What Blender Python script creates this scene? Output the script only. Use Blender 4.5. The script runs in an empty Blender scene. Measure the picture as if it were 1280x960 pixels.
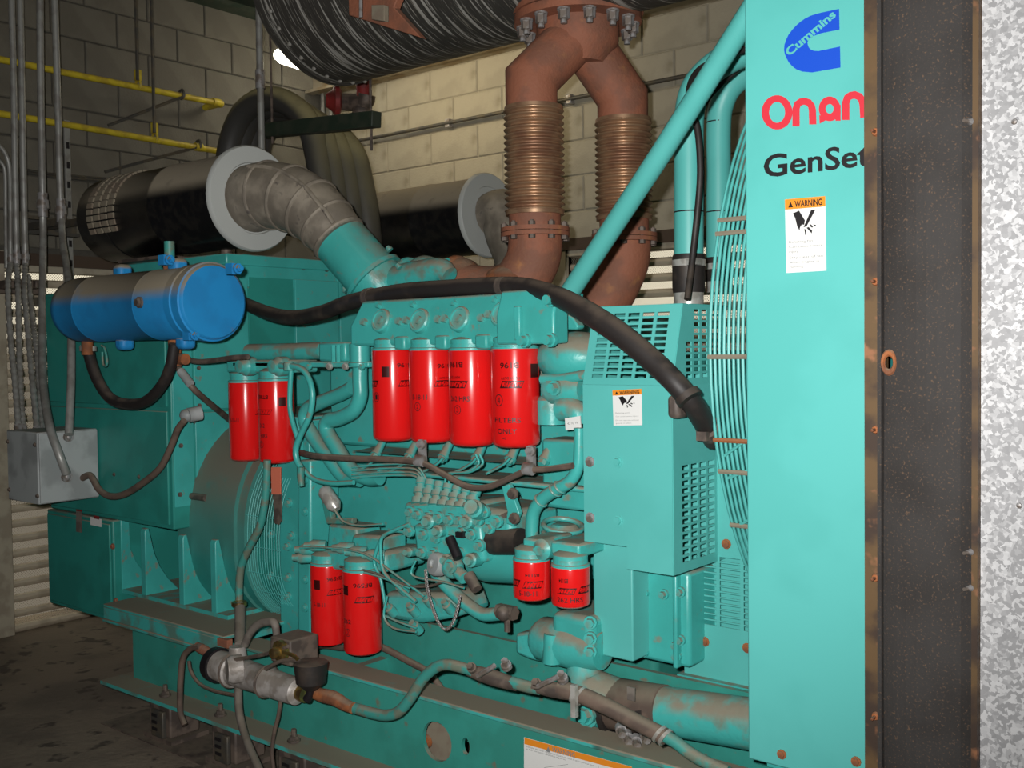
import bpy, math, random
from mathutils import Vector as V, Matrix
random.seed(7)
C = bpy.context.scene.collection
S = 1.22                      # design units -> metres
CZ = 1.26                     # camera height in design units
F = 1316.0
YAW, PITCH, ROLL = math.radians(39.44), math.radians(1.974), math.radians(.736)

# ---------------------------------------------------------------- camera
_f = V((-math.sin(YAW)*math.cos(PITCH), math.cos(YAW)*math.cos(PITCH), -math.sin(PITCH)))
_r = V((math.cos(YAW), math.sin(YAW), 0)); _d = _f.cross(_r)
_c, _s = math.cos(ROLL), math.sin(ROLL)
CR, CD, CF = _c*_r+_s*_d, -_s*_r+_c*_d, _f
cd = bpy.data.cameras.new('camera'); cam = bpy.data.objects.new('camera', cd); C.objects.link(cam)
cd.sensor_width = 36; cd.lens = F/1280*36; cd.clip_start = .02
m = Matrix((CR, -CD, -CF)).transposed().to_4x4(); m.translation = V((0, 0, CZ*S)); cam.matrix_world = m
bpy.context.scene.camera = cam
vs = bpy.context.scene.view_settings
vs.view_transform = 'Standard'; vs.look = 'None'; vs.exposure = 0; vs.gamma = 1; vs.use_curve_mapping = False

# ---------------------------------------------------------------- light
w = bpy.data.worlds.new('world'); bpy.context.scene.world = w; w.use_nodes = True
nt = w.node_tree; bg = nt.nodes['Background']; bg.inputs[1].default_value = .85
_tc_ = nt.nodes.new('ShaderNodeTexCoord'); _sx = nt.nodes.new('ShaderNodeSeparateXYZ'); _cr = nt.nodes.new('ShaderNodeValToRGB')
nt.links.new(_tc_.outputs['Generated'], _sx.inputs[0]); nt.links.new(_sx.outputs['Z'], _cr.inputs[0]); nt.links.new(_cr.outputs[0], bg.inputs[0])
_cr.color_ramp.elements[0].position = 0; _cr.color_ramp.elements[0].color = (.22, .19, .145, 1); _cr.color_ramp.elements[1].position = .04; _cr.color_ramp.elements[1].color = (1, .9, .68, 1)
def lamp(name, typ, loc, power, col, size=.1, aim=None, sy=None):
    l = bpy.data.lights.new(name, typ); l.energy = power; l.color = col
    o = bpy.data.objects.new(name, l); C.objects.link(o); o.location = V(loc)*S
    if typ == 'AREA':
        l.size = size
        if sy: l.shape = 'RECTANGLE'; l.size_y = sy
    else: l.shadow_soft_size = size
    if aim: o.rotation_euler = (V(aim)-V(loc)).to_track_quat('-Z', 'Y').to_euler()
    return o
fl = lamp('camera_flash', 'SPOT', (-.06, -.02, CZ+.05), 430, (1, .985, .96), .02)
fl.rotation_euler = (CF-CR*.04-CD*.09).to_track_quat('-Z', 'Y').to_euler(); fl.data.spot_size = math.radians(98); fl.data.spot_blend = 1.0
lamp('batten_light', 'AREA', (-3.55, 3.44, 2.62), 6.5, (1, .84, .55), 1.3, (-3.45, 4.08, 2.35), .08)
lamp('added_overhead_fill', 'AREA', (-.9, .6, 3.75), 5, (1, .9, .72), 1.2, (-1.6, 1.6, 0), .4)  # added unseen overhead fill that lifts the ambient light

# ---------------------------------------------------------------- helpers
def W(px, py, Y=None, X=None, Z=None):     # point of the real scene seen in that direction, on a plane
    d = CR*((px-640)/F) + CD*((py-480)/F) + CF
    t = Y/d.y if Y is not None else X/d.x if X is not None else (Z-CZ)/d.z
    return V((d.x*t, d.y*t, d.z*t+CZ))
def rp(p, r):                              # radius in design units of r pixels at p
    return r/F*((p-V((0, 0, CZ))).dot(CF))
def pts(l, Y=None, X=None):
    return [W(a[0], a[1], a[2] if len(a) > 2 and X is None else Y, X) for a in l]
def smooth(P, n=5):
    if len(P) < 3: return P
    out = []; Q = [P[0]*2-P[1]]+P+[P[-1]*2-P[-2]]
    for i in range(1, len(Q)-2):
        a, b, c, d = Q[i-1:i+3]
        for k in range(n):
            t = k/n
            out.append(.5*((2*b)+(c-a)*t+(2*a-5*b+4*c-d)*t*t+(3*b-a-3*c+d)*t**3))
    out.append(P[-1]); return out
def frame(d):
    d = d.normalized(); a = V((0, 0, 1)) if abs(d.z) < .9 else V((1, 0, 0))
    u = d.cross(a).normalized(); return u, u.cross(d).normalized()

class MB:
    def __init__(s): s.v = []; s.f = []; s.m = []; s.mi = 0
    def add(s, v, f):
        n = len(s.v); s.v += [V(p) for p in v]; s.f += [[i+n for i in q] for q in f]; s.m += [s.mi]*len(f); return s
    def box(s, a, b):
        x0, y0, z0 = a; x1, y1, z1 = b
        return s.add([(x0,y0,z0),(x1,y0,z0),(x1,y1,z0),(x0,y1,z0),(x0,y0,z1),(x1,y0,z1),(x1,y1,z1),(x0,y1,z1)],
                     [(0,3,2,1),(4,5,6,7),(0,1,5,4),(1,2,6,5),(2,3,7,6),(3,0,4,7)])
    def cbox(s, c, d, ax=None):            # centred, optional axes
        c = V(c); ux, uy, uz = ax or (V((1,0,0)), V((0,1,0)), V((0,0,1)))
        k = [c+ux*(i*d[0]/2)+uy*(j*d[1]/2)+uz*(l*d[2]/2) for l in (-1,1) for i, j in ((-1,-1),(1,-1),(1,1),(-1,1))]
        return s.add(k, [(0,3,2,1),(4,5,6,7),(0,1,5,4),(1,2,6,5),(2,3,7,6),(3,0,4,7)])
    def prism(s, poly, vec):
        poly = [V(p) for p in poly]; n = len(poly); vec = V(vec)
        return s.add(poly+[p+vec for p in poly], [list(range(n))[::-1], list(range(n, 2*n))]+[(i, (i+1)%n, (i+1)%n+n, i+n) for i in range(n)])
    def tube(s, P, r, n=10, sm=True, k=5, caps=True):
        rr = r if isinstance(r, (list, tuple)) else [r]*len(P)
        if sm and len(P) > 2:
            q = smooth([V((p.x, p.y, p.z)) for p in P], k); R = smooth([V((a, 0, 0)) for a in rr], k); P = q; rr = [a.x for a in R]
        v = []; u = None
        for i, p in enumerate(P):
            d0 = (P[i]-P[i-1]).normalized() if i else None
            d1 = (P[i+1]-P[i]).normalized() if i < len(P)-1 else None
            d = (d0 or d1)+(d1 or d0); d.normalize()
            if u is None: u, _ = frame(d)
            u = (u-d*u.dot(d)).normalized(); w_ = d.cross(u)
            st = 1.0
            if d0 and d1 and not sm: st = 1/max(.5, d.dot(d0))
            for j in range(n):
                a = 2*math.pi*j/n; o = u*math.cos(a)+w_*math.sin(a)
                if st > 1.001:
                    b = (d1-d0); b = (b-d*b.dot(d))
                    if b.length > 1e-6: b.normalize(); o = o+b*(o.dot(b)*(st-1))
                v.append(p+o*rr[i])
        L = len(P); f = [(i*n+j, i*n+(j+1)%n, (i+1)*n+(j+1)%n, (i+1)*n+j) for i in range(L-1) for j in range(n)]
        if caps: f += [list(range(n))[::-1], list(range((L-1)*n, L*n))]
        return s.add(v, f)
    def cyl(s, a, b, r, r2=None, n=16): return s.tube([V(a), V(b)], [r, r if r2 is None else r2], n, False)
    def lathe(s, o, ax, prof, n=24):       # prof: (t along axis, radius)
        o = V(o); d = V(ax).normalized(); u, w_ = frame(d); v = []
        for t, r in prof:
            for j in range(n):
                a = 2*math.pi*j/n; v.append(o+d*t+(u*math.cos(a)+w_*math.sin(a))*max(r, 1e-5))
        L = len(prof)
        f = [(i*n+j, i*n+(j+1)%n, (i+1)*n+(j+1)%n, (i+1)*n+j) for i in range(L-1) for j in range(n)]
        f += [list(range(n))[::-1], list(range((L-1)*n, L*n))]
        return s.add(v, f)
    def ball(s, c, r, sc=(1,1,1), n=14):
        c = V(c); v = []; f = []; h = n//2
        for i in range(h+1):
            t = math.pi*i/h
            for j in range(n):
                a = 2*math.pi*j/n
                v.append(c+V((math.sin(t)*math.cos(a)*sc[0], math.sin(t)*math.sin(a)*sc[1], math.cos(t)*sc[2]))*r)
        f = [(i*n+j, (i+1)*n+j, (i+1)*n+(j+1)%n, i*n+(j+1)%n) for i in range(h) for j in range(n)]
        return s.add(v, f)
    def ring(s, c, ax, R, r, n=28, k=8, a0=0, a1=2*math.pi):
        c = V(c); d = V(ax).normalized(); u, w_ = frame(d); full = abs(a1-a0-2*math.pi) < 1e-6; v = []
        N = n if full else n+1
        for i in range(N):
            a = a0+(a1-a0)*i/n; e = u*math.cos(a)+w_*math.sin(a)
            for j in range(k):
                b = 2*math.pi*j/k; v.append(c+e*(R+r*math.cos(b))+d*(r*math.sin(b)))
        f = [(i*k+j, ((i+1)%N)*k+j, ((i+1)%N)*k+(j+1)%k, i*k+(j+1)%k) for i in range(n) for j in range(k)]
        return s.add(v, f)
    def bolt(s, c, ax, r, h=None, n=6):
        h = h or r*.9; d = V(ax).normalized(); s.cyl(V(c)-d*h*.3, V(c)+d*h*.25, r*1.35, None, 10); return s.cyl(V(c), V(c)+d*h, r, r*.92, n)
    def out(s, name, mat, parent=None, bevel=0, ang=38, seg=2, label=None, stuff=False):
        if not s.v: return None
        lo = V((min(p.x for p in s.v), min(p.y for p in s.v), min(p.z for p in s.v)))
        hi = V((max(p.x for p in s.v), max(p.y for p in s.v), max(p.z for p in s.v)))
        c = (lo+hi)/2
        me = bpy.data.meshes.new(name); me.from_pydata([(p-c)*S for p in s.v], [], s.f)
        for mm in (mat if isinstance(mat, list) else [mat]): me.materials.append(mm)
        me.polygons.foreach_set('material_index', s.m)
        me.polygons.foreach_set('use_smooth', [True]*len(s.f)); me.set_sharp_from_angle(angle=math.radians(ang)); me.validate(); me.update()
        o = bpy.data.objects.new(name, me); C.objects.link(o)
        wl = c*S
        if parent: o.parent = parent; o.location = wl-V(parent['_w'])
        else: o.location = wl
        o['_w'] = list(wl)
        if bevel:
            b = o.modifiers.new('bevel', 'BEVEL'); b.width = bevel*S; b.segments = seg; b.limit_method = 'ANGLE'; b.angle_limit = math.radians(40)
        if label: o['label'] = label
        if stuff: o['kind'] = 'stuff'
        return o
def tag(o, label, cat, group=None, kind=None):
    o['label'] = label; o['category'] = cat
    if group: o['group'] = group
    if kind: o['kind'] = kind
    return o
def T(name, loc, label, cat, group=None):
    o = bpy.data.objects.new(name, None); C.objects.link(o); o.empty_display_size = .05
    o.location = V(loc)*S; o['_w'] = list(V(loc)*S); return tag(o, label, cat, group)
def struct(o): o['kind'] = 'structure'; return o

# ---------------------------------------------------------------- materials
def ramp(nt, src, lo, hi):
    r = nt.nodes.new('ShaderNodeMapRange'); r.inputs[1].default_value = lo; r.inputs[2].default_value = hi; r.interpolation_type = 'SMOOTHSTEP'
    nt.links.new(src, r.inputs[0]); return r.outputs[0]
def noise(nt, co, sc, det=4, dist=0):
    n = nt.nodes.new('ShaderNodeTexNoise'); n.inputs['Scale'].default_value = sc; n.inputs['Detail'].default_value = det; n.inputs['Distortion'].default_value = dist
    nt.links.new(co, n.inputs['Vector']); return n.outputs['Fac']
def mix(nt, fac, a, b):
    m = nt.nodes.new('ShaderNodeMix'); m.data_type = 'RGBA'
    for k, x in ((0, fac), (6, a), (7, b)):
        if hasattr(x, 'links') or hasattr(x, 'is_output'): nt.links.new(x, m.inputs[k])
        elif k == 0: m.inputs[0].default_value = x
        else: m.inputs[k].default_value = (*x, 1)
    return m.outputs[2]
def mul(nt, a, b):
    m = nt.nodes.new('ShaderNodeMath'); m.operation = 'MULTIPLY'
    for k, x in ((0, a), (1, b)):
        if hasattr(x, 'is_output'): nt.links.new(x, m.inputs[k])
        else: m.inputs[k].default_value = x
    return m.outputs[0]
DUST = (.27, .232, .17)
def mat(name, c1, rough=.5, metal=0, c2=None, ns=8, lo=.45, hi=.6, dust=0, dlo=.3, dhi=.85, bump=0, bs=60, spec=.5, sc=None, c3=None, n3=40, lo3=.6, hi3=.7, coat=0, dcol=DUST, r2=None, dn=(.28, .55)):
    m = bpy.data.materials.new(name); m.use_nodes = True; nt = m.node_tree; b = nt.nodes['Principled BSDF']
    tc = nt.nodes.new('ShaderNodeTexCoord'); co = tc.outputs['Object']
    if sc:
        mp = nt.nodes.new('ShaderNodeMapping'); mp.inputs['Scale'].default_value = sc; nt.links.new(co, mp.inputs[0]); co = mp.outputs[0]
    b.inputs['Roughness'].default_value = rough; b.inputs['Metallic'].default_value = metal; b.inputs['Specular IOR Level'].default_value = spec
    b.inputs['Coat Weight'].default_value = coat; b.inputs['Coat Roughness'].default_value = .12
    col = c1
    if c2:
        f = ramp(nt, noise(nt, co, ns, 6), lo, hi); col = mix(nt, f, c1, c2)
        if r2 is not None:
            mr = nt.nodes.new('ShaderNodeMapRange'); mr.inputs[3].default_value = rough; mr.inputs[4].default_value = r2; nt.links.new(f, mr.inputs[0]); nt.links.new(mr.outputs[0], b.inputs['Roughness'])
    if c3: col = mix(nt, ramp(nt, noise(nt, co, n3, 3), lo3, hi3), col, c3)
    if dust:
        g = nt.nodes.new('ShaderNodeNewGeometry'); sx = nt.nodes.new('ShaderNodeSeparateXYZ'); nt.links.new(g.outputs['Normal'], sx.inputs[0])
        a = ramp(nt, sx.outputs['Z'], dlo, dhi); nn = ramp(nt, noise(nt, tc.outputs['Object'], 14, 5), *dn)
        col = mix(nt, mul(nt, mul(nt, a, nn), dust), col, dcol)
        rr = mix(nt, mul(nt, a, dust), (rough,)*3, (.9,)*3)
        if r2 is None: nt.links.new(rr, b.inputs['Roughness'])
    if hasattr(col, 'is_output'): nt.links.new(col, b.inputs['Base Color'])
    else: b.inputs['Base Color'].default_value = (*col, 1)
    if bump:
        bp = nt.nodes.new('ShaderNodeBump'); bp.inputs['Strength'].default_value = bump; bp.inputs['Distance'].default_value = .01
        nt.links.new(noise(nt, co, bs, 5), bp.inputs['Height']); nt.links.new(bp.outputs[0], b.inputs['Normal'])
    return m
TEAL = (.06, .455, .42)
M = {}
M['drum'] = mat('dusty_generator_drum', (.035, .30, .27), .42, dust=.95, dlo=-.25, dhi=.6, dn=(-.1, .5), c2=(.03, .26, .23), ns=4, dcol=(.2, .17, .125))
M['teal'] = mat('teal_enamel', TEAL, .34, dust=.9, c2=(.055, .405, .37), ns=5, c3=(.22, .26, .2), n3=22, lo3=.63, hi3=.75, bump=.06, bs=50)
M['panel'] = mat('teal_panel_paint', (.11, .51, .475), .45, dust=.5, dlo=.7, dhi=1, c2=(.10, .48, .445), ns=3)
M['tealdirty'] = mat('teal_dusty_casting', TEAL, .38, dust=.95, dlo=.1, dhi=.6, c2=(.17, .25, .2), ns=16, lo=.5, hi=.72, bump=.2, bs=45)
M['tealshade'] = mat('shaded_generator_teal', (.028, .30, .255), .45, dust=.9, dlo=.05, dhi=.8, c2=(.025, .25, .21), ns=4)  # same teal darkened to stand in for flash falloff at the generator
M['hoseteal'] = mat('teal_painted_hose', (.05, .30, .26), .5, dust=.8, c2=(.16, .2, .15), ns=20, c3=(.25, .09, .04), n3=16, lo3=.66, hi3=.74)
M['skid'] = mat('grimy_shaded_skid_enamel', (.045, .33, .275), .42, dust=.9, c2=(.04, .28, .23), ns=5, c3=(.16, .19, .14), n3=22, lo3=.64, hi3=.76, bump=.06, bs=50)  # base darkened in place of weak flash light low down; flecks are grime
M['flange'] = mat('dust_covered_flange', TEAL, .5, dust=1, dlo=.1, dhi=.6, dn=(-.12, .42), c2=(.12, .25, .21), ns=9, c3=(.03, .06, .05), n3=5, lo3=.68, hi3=.78)
M['red'] = mat('red_filter_paint', (.80, .012, .012), .22, dust=.5, dlo=.6, dhi=1, coat=.3)
M['ink'] = mat('black_ink', (.012, .01, .012), .5)
M['inkred'] = mat('dark_print', (.045, .003, .003), .4)
M['rust'] = mat('rusted_steel', (.34, .125, .07), .72, c2=(.25, .105, .065), ns=7, c3=(.44, .19, .075), n3=12, lo3=.6, hi3=.8, bump=.25, bs=90, dust=.35)
M['rustor'] = mat('orange_rust', (.36, .12, .04), .8, c2=(.2, .075, .035), ns=10, bump=.3, bs=70, dust=.6)
M['bellow'] = mat('oxidised_bellows_metal', (.46, .285, .17), .34, metal=.55, c2=(.33, .18, .11), ns=9, r2=.45)
M['rubber'] = mat('dusty_black_rubber', (.022, .018, .017), .55, dust=.55, dlo=.2, dhi=1, c2=(.06, .045, .035), ns=12, lo=.5, hi=.75, dcol=(.2, .15, .11))
M['black'] = mat('black_gloss_paint', (.008, .008, .009), .3, dust=.97, dlo=.1, dhi=.42, dn=(-.1, .45), c2=(.015, .014, .013), ns=20)
M['ringgrey'] = mat('pale_grey_paint', (.50, .52, .50), .45, dust=.3)
M['boot'] = mat('dusty_grey_intake_duct', (.19, .163, .13), .6, c2=(.34, .295, .235), ns=9, lo=.4, hi=.65, dust=.7, bump=.15, bs=40, c3=(.1, .085, .075), n3=18, lo3=.6, hi3=.72)
M['conduit'] = mat('galvanised_conduit', (.36, .36, .34), .42, metal=.3, c2=(.26, .25, .23), ns=12, r2=.55)
M['strut'] = mat('dark_steel_strut', (.09, .085, .075), .55, metal=.4, c2=(.13, .11, .08), ns=14)
M['boxgrey'] = mat('grey_enamel_box', (.40, .43, .43), .5, dust=.5, c2=(.29, .31, .31), ns=6)
M['yellow'] = mat('yellow_gas_pipe_paint', (.60, .47, .03), .45, c2=(.45, .33, .03), ns=14, dust=.4, dcol=(.3,.24,.12))
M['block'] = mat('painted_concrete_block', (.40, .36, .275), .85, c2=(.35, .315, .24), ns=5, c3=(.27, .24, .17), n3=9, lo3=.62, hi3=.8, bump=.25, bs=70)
M['blockdark'] = mat('taupe_block', (.155, .142, .112), .88, c2=(.135, .123, .096), ns=5, c3=(.125, .113, .085), n3=9, lo3=.62, hi3=.8, bump=.25, bs=70)  # left wall blocks and mortar, a darker tone than the back wall
M['mortardark'] = mat('dark_mortar', (.085, .079, .065), .9, c2=(.07, .065, .054), ns=10, bump=.3, bs=50)
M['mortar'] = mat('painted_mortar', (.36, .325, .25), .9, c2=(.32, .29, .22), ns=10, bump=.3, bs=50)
M['plaster'] = mat('room_paint', (.33, .30, .24), .9, c2=(.28, .26, .21), ns=4)
M['floor'] = mat('stained_concrete', (.25, .20, .15), .85, c2=(.17, .135, .105), ns=2.5, lo=.4, hi=.62, c3=(.09, .07, .055), n3=11, lo3=.58, hi3=.68, bump=.5, bs=30)
M['ledger'] = mat('cream_steel_beam', (.42, .36, .26), .7, c2=(.3, .22, .12), ns=6)
M['beamgreen'] = mat('dark_green_steel', (.02, .035, .022), .6, c2=(.035, .045, .03), ns=12, dust=.3)
M['slat'] = mat('cream_slat_paint', (.55, .47, .355), .6, c2=(.43, .36, .265), ns=9, c3=(.05, .038, .03), n3=9, lo3=.68, hi3=.74)
M['frame'] = mat('cream_door_frame', (.43, .38, .29), .7, c2=(.33, .28, .21), ns=8)
M['lintel'] = mat('brown_steel_lintel', (.07, .045, .03), .7)
M['blue'] = mat('blue_tank_paint', (.02, .27, .62), .5, spec=.3, dust=1, dlo=.02, dhi=.45, dn=(-.1, .45), c2=(.02, .235, .55), ns=7, c3=(.2, .16, .14), n3=13, lo3=.66, hi3=.78)
M['silver'] = mat('silver_insulation_wrap', (.48, .445, .42), .5, metal=.2, c2=(.3, .265, .235), ns=18, bump=.3, bs=40, dust=.35)
M['steel'] = mat('bright_steel', (.62, .61, .57), .3, metal=.45, c2=(.42, .4, .36), ns=20)
M['bolt'] = mat('dull_zinc_bolt', (.36, .35, .35), .45, metal=.3, c2=(.2, .165, .14), ns=25)
M['brass'] = mat('brass', (.55, .38, .12), .35, metal=.9, c2=(.3, .2, .09), ns=25)
M['brownhose'] = mat('brown_dusty_hose', (.15, .105, .08), .75, c2=(.10, .07, .055), ns=14, dust=.6)
M['greyhose'] = mat('grey_dusty_hose', (.20, .175, .15), .7, c2=(.13, .11, .095), ns=14, dust=.4)
M['paperwhite'] = mat('white_label_stock', (.80, .80, .78), .45)
M['orange'] = mat('orange_label_ink', (.85, .28, .02), .5)
M['logoblue'] = mat('blue_decal', (.008, .08, .60), .45)
M['logored'] = mat('red_decal', (.66, .035, .055), .45)
M['greyink'] = mat('grey_print', (.25, .25, .25), .5)
M['darkvoid'] = mat('dark_interior', (.012, .03, .028), .7)
M['tagorange'] = mat('faded_red_tag', (.75, .2, .12), .5)
M['redvalve'] = mat('red_valve_paint', (.24, .02, .02), .6, c2=(.15, .02, .018), ns=20)
M['browndirt'] = mat('oily_brown_metal', (.17, .13, .105), .6, c2=(.09, .07, .06), ns=16, metal=.2, dust=.4)
M['cable'] = mat('heavy_black_cable', (.05, .048, .045), .5, dust=.95, dlo=.0, dhi=.6, dn=(-.1, .5), dcol=(.36, .31, .15))
M['dustpatch'] = mat('settled_dust', DUST, .95, c2=(.24, .19, .14), ns=14)
# rust-speckled black fabric of the duct connector
M['canvas'] = mat('rust_speckled_black_fabric', (.05, .046, .044), .75, spec=.2, c2=(.038, .034, .032), ns=6, lo=.4, hi=.7, c3=(.14, .09, .06), n3=210, lo3=.57, hi3=.74, bump=.1, bs=160)
M['angle'] = mat('brown_rusted_angle', (.13, .075, .03), .65, c2=(.05, .03, .02), ns=7, c3=(.3, .13, .06), n3=20, lo3=.62, hi3=.75)
# silencer cladding: pale streaks running round the drum
M['silencer'] = mat('streaked_silencer_skin', (.05, .046, .04), .6, c2=(.40, .385, .35), ns=1.0, lo=.545, hi=.61, sc=(62, 2.6, 2.6), bump=.3, bs=2.0, c3=(.26, .24, .2), n3=3, lo3=.60, hi3=.68)
def galvanised():
    m = bpy.data.materials.new('galvanised_spangle'); m.use_nodes = True; nt = m.node_tree; b = nt.nodes['Principled BSDF']
    tc = nt.nodes.new('ShaderNodeTexCoord'); v = nt.nodes.new('ShaderNodeTexVoronoi'); v.inputs['Scale'].default_value = 130; v.inputs['Randomness'].default_value = 1
    n = nt.nodes.new('ShaderNodeTexNoise'); n.inputs['Scale'].default_value = 70; n.inputs['Detail'].default_value = 3
    a = nt.nodes.new('ShaderNodeVectorMath'); a.operation = 'MULTIPLY_ADD'; a.inputs[1].default_value = (.02,)*3
    nt.links.new(tc.outputs['Object'], n.inputs['Vector']); nt.links.new(n.outputs['Color'], a.inputs[0]); nt.links.new(tc.outputs['Object'], a.inputs[2]); nt.links.new(a.outputs[0], v.inputs['Vector'])
    sp = nt.nodes.new('ShaderNodeSeparateXYZ'); nt.links.new(v.outputs['Color'], sp.inputs[0])
    nt.links.new(mix(nt, ramp(nt, sp.outputs[0], .25, .95), (.40, .40, .41), (.74, .74, .75)), b.inputs['Base Color'])
    b.inputs['Metallic'].default_value = .15
    r = nt.nodes.new('ShaderNodeMapRange'); r.inputs[3].default_value = .5; r.inputs[4].default_value = .32; nt.links.new(sp.outputs[1], r.inputs[0]); nt.links.new(r.outputs[0], b.inputs['Roughness'])
    return m
M['galv'] = galvanised()
def perforated(ax):                          # sheet with a fine lattice of real see-through holes
    m = bpy.data.materials.new('perforated_slat_sheet'); m.use_nodes = True; nt = m.node_tree; b = nt.nodes['Principled BSDF']
    b.inputs['Base Color'].default_value = (.5, .43, .31, 1); b.inputs['Roughness'].default_value = .6
    tc = nt.nodes.new('ShaderNodeTexCoord'); mp = nt.nodes.new('ShaderNodeMapping'); mp.inputs['Rotation'].default_value = (math.radians(45), 0, 0)
    mp2 = nt.nodes.new('ShaderNodeMapping'); mp2.inputs['Rotation'].default_value = (0, math.radians(45), 0)
    nt.links.new(tc.outputs['Object'], mp.inputs[0]); nt.links.new(tc.outputs['Object'], mp2.inputs[0])
    v = nt.nodes.new('ShaderNodeTexVoronoi'); v.inputs['Scale'].default_value = 95; v.inputs['Randomness'].default_value = 0; nt.links.new((mp2 if ax else mp).outputs[0], v.inputs['Vector'])
    nt.links.new(ramp(nt, v.outputs['Distance'], .46, .54), b.inputs['Alpha']); return m
M['perf'] = perforated(False); M['perfx'] = perforated(True)
def emit(name, col, st):
    m = bpy.data.materials.new(name); m.use_nodes = True; b = m.node_tree.nodes['Principled BSDF']
    b.inputs['Base Color'].default_value = (*col, 1); b.inputs['Emission Color'].default_value = (*col, 1); b.inputs['Emission Strength'].default_value = st; return m
M['bulb'] = emit('lit_bulb', (1, .93, .75), 9)

# ---------------------------------------------------------------- flat print and lettering
_tc = {}
def glyphs(txt, bold=0.0):
    if (txt, bold) not in _tc:
        cu = bpy.data.curves.new('lettering', 'FONT'); cu.body = txt; cu.size = 1; cu.offset = bold; cu.fill_mode = 'FRONT'; cu.resolution_u = 3
        o = bpy.data.objects.new('lettering', cu); C.objects.link(o); bpy.context.view_layer.update()
        me = bpy.data.meshes.new_from_object(o); v = [(p.co.x, p.co.y) for p in me.vertices]; f = [list(p.vertices) for p in me.polygons]
        bpy.data.objects.remove(o); bpy.data.curves.remove(cu); bpy.data.meshes.remove(me)
        xs = [a for a, b in v]; x0, x1 = min(xs), max(xs)
        _tc[(txt, bold)] = ([((a-x0)/(x1-x0), b/.69) for a, b in v], f)
    return _tc[(txt, bold)]
def flat_text(mb, txt, p0, p1, h, Y, bold=0.0, flip=False):
    v, f = glyphs(txt, bold); dx, dy = p1[0]-p0[0], p1[1]-p0[1]; L = math.hypot(dx, dy); nx, ny = (dy/L, -dx/L)
    if abs(dy) < abs(dx)*.4: nx, ny = 0, -1
    return mb.add([W(p0[0]+dx*a+nx*h*b, p0[1]+dy*a+ny*h*b, Y) for a, b in v], f)
def poly(mb, px, Y): return mb.add([W(a, b, Y) for a, b in px], [list(range(len(px)))])
def stroke(mb, P, wd, Y):
    L, R = [], []
    for i, p in enumerate(P):
        a = P[max(0, i-1)]; b = P[min(len(P)-1, i+1)]; dx, dy = b[0]-a[0], b[1]-a[1]; l = math.hypot(dx, dy) or 1
        L.append((p[0]-dy/l*wd/2, p[1]+dx/l*wd/2)); R.append((p[0]+dy/l*wd/2, p[1]-dx/l*wd/2))
    n = len(P); return mb.add([W(a, b, Y) for a, b in L+R], [(i, i+1, n+i+1, n+i) for i in range(n-1)])
def arc(cx, cy, rx, ry, a0, a1, n=14):
    return [(cx+rx*math.cos(math.radians(a0+(a1-a0)*i/n)), cy+ry*math.sin(math.radians(a0+(a1-a0)*i/n))) for i in range(n+1)]

# ================================================================ THE ROOM
XL, YB = -4.72, 4.08
b = MB(); b.box((-5.0, -3.2, -.08), (3.2, 4.4, 0)); struct(b.out('floor', M['floor']))
b = MB(); b.box((-5.0, -3.2, 3.9), (3.2, 4.4, 4.0)); struct(b.out('ceiling', M['plaster']))
b = MB(); b.box((-5.0, -3.2, 0), (3.2, -3.0, 3.9)); struct(b.out('wall_front', M['plaster']))
b = MB(); b.box((3.0, -3.0, 0), (3.2, 4.4, 3.9)); struct(b.out('wall_right', M['plaster']))
dL = (2.19, 3.72, 1.66); dB = (-3.0, -1.0, 1.72)
b = MB(); x0, x1 = XL-.25, XL-.012
b.box((x0, -3.0, 0), (x1, dL[0], 3.9)); b.box((x0, dL[1], 0), (x1, 4.4, 3.9)); b.box((x0, dL[0], dL[2]), (x1, dL[1], 3.9))
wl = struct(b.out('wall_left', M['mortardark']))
b = MB(); y0, y1 = YB+.0055, YB+.25
b.box((XL-.012, y0, 0), (dB[0], y1, 3.9)); b.box((dB[1], y0, 0), (3.0, y1, 3.9)); b.box((dB[0], y0, dB[2]), (dB[1], y1, 3.9))
wb = struct(b.out('wall_back', M['mortar']))
# every concrete block is a piece of its own, proud of the mortar
def block_mesh(nm, along_x):
    b = MB(); l, h, d, c = .1615, .0795, .0135, .0045
    q = [(-l, -h), (l, -h), (l, h), (-l, h)]; q2 = [(-l+c, -h+c), (l-c, -h+c), (l-c, h-c), (-l+c, h-c)]
    pt = (lambda u, z, t: V((u, -t, z))) if along_x else (lambda u, z, t: V((t, u, z)))
    v = [pt(u, z, 0) for u, z in q]+[pt(u, z, d-c) for u, z in q]+[pt(u, z, d) for u, z in q2]
    f = [(i, (i+1) % 4, (i+1) % 4+4, i+4) for i in range(4)]+[(i+4, (i+1) % 4+4, (i+1) % 4+8, i+8) for i in range(4)]+[(8, 9, 10, 11)]
    if not along_x: pass
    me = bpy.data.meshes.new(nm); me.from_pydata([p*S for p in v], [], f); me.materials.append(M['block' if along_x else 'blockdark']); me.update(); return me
bmx, bmy = block_mesh('concrete_block', True), block_mesh('concrete_block', False)
def lay(parent, me, along_x, u0, u1, zlo, zhi, skip, off):
    k0 = round((zlo-2.73)/.165); 
    for k in range(k0, round((zhi-2.73)/.165)):
        z = 2.73+.165*k+.0825; st = off+(.165 if k % 2 == 0 else 0); i = math.floor((u0-st)/.33)
        while True:
            u = st+.33*i+.165; i += 1
            if u-.165 > u1: break
            if u-.165 < u0-.02 or u+.165 > u1+.02 or skip(u, z): continue
            o = bpy.data.objects.new('concrete_block', me); C.objects.link(o); o.parent = parent
            p = V((u, YB+.012, z)) if along_x else V((XL-.012, u, z))
            p.z += random.uniform(-.001, .001); o.location = p*S-V(parent['_w'])
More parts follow.
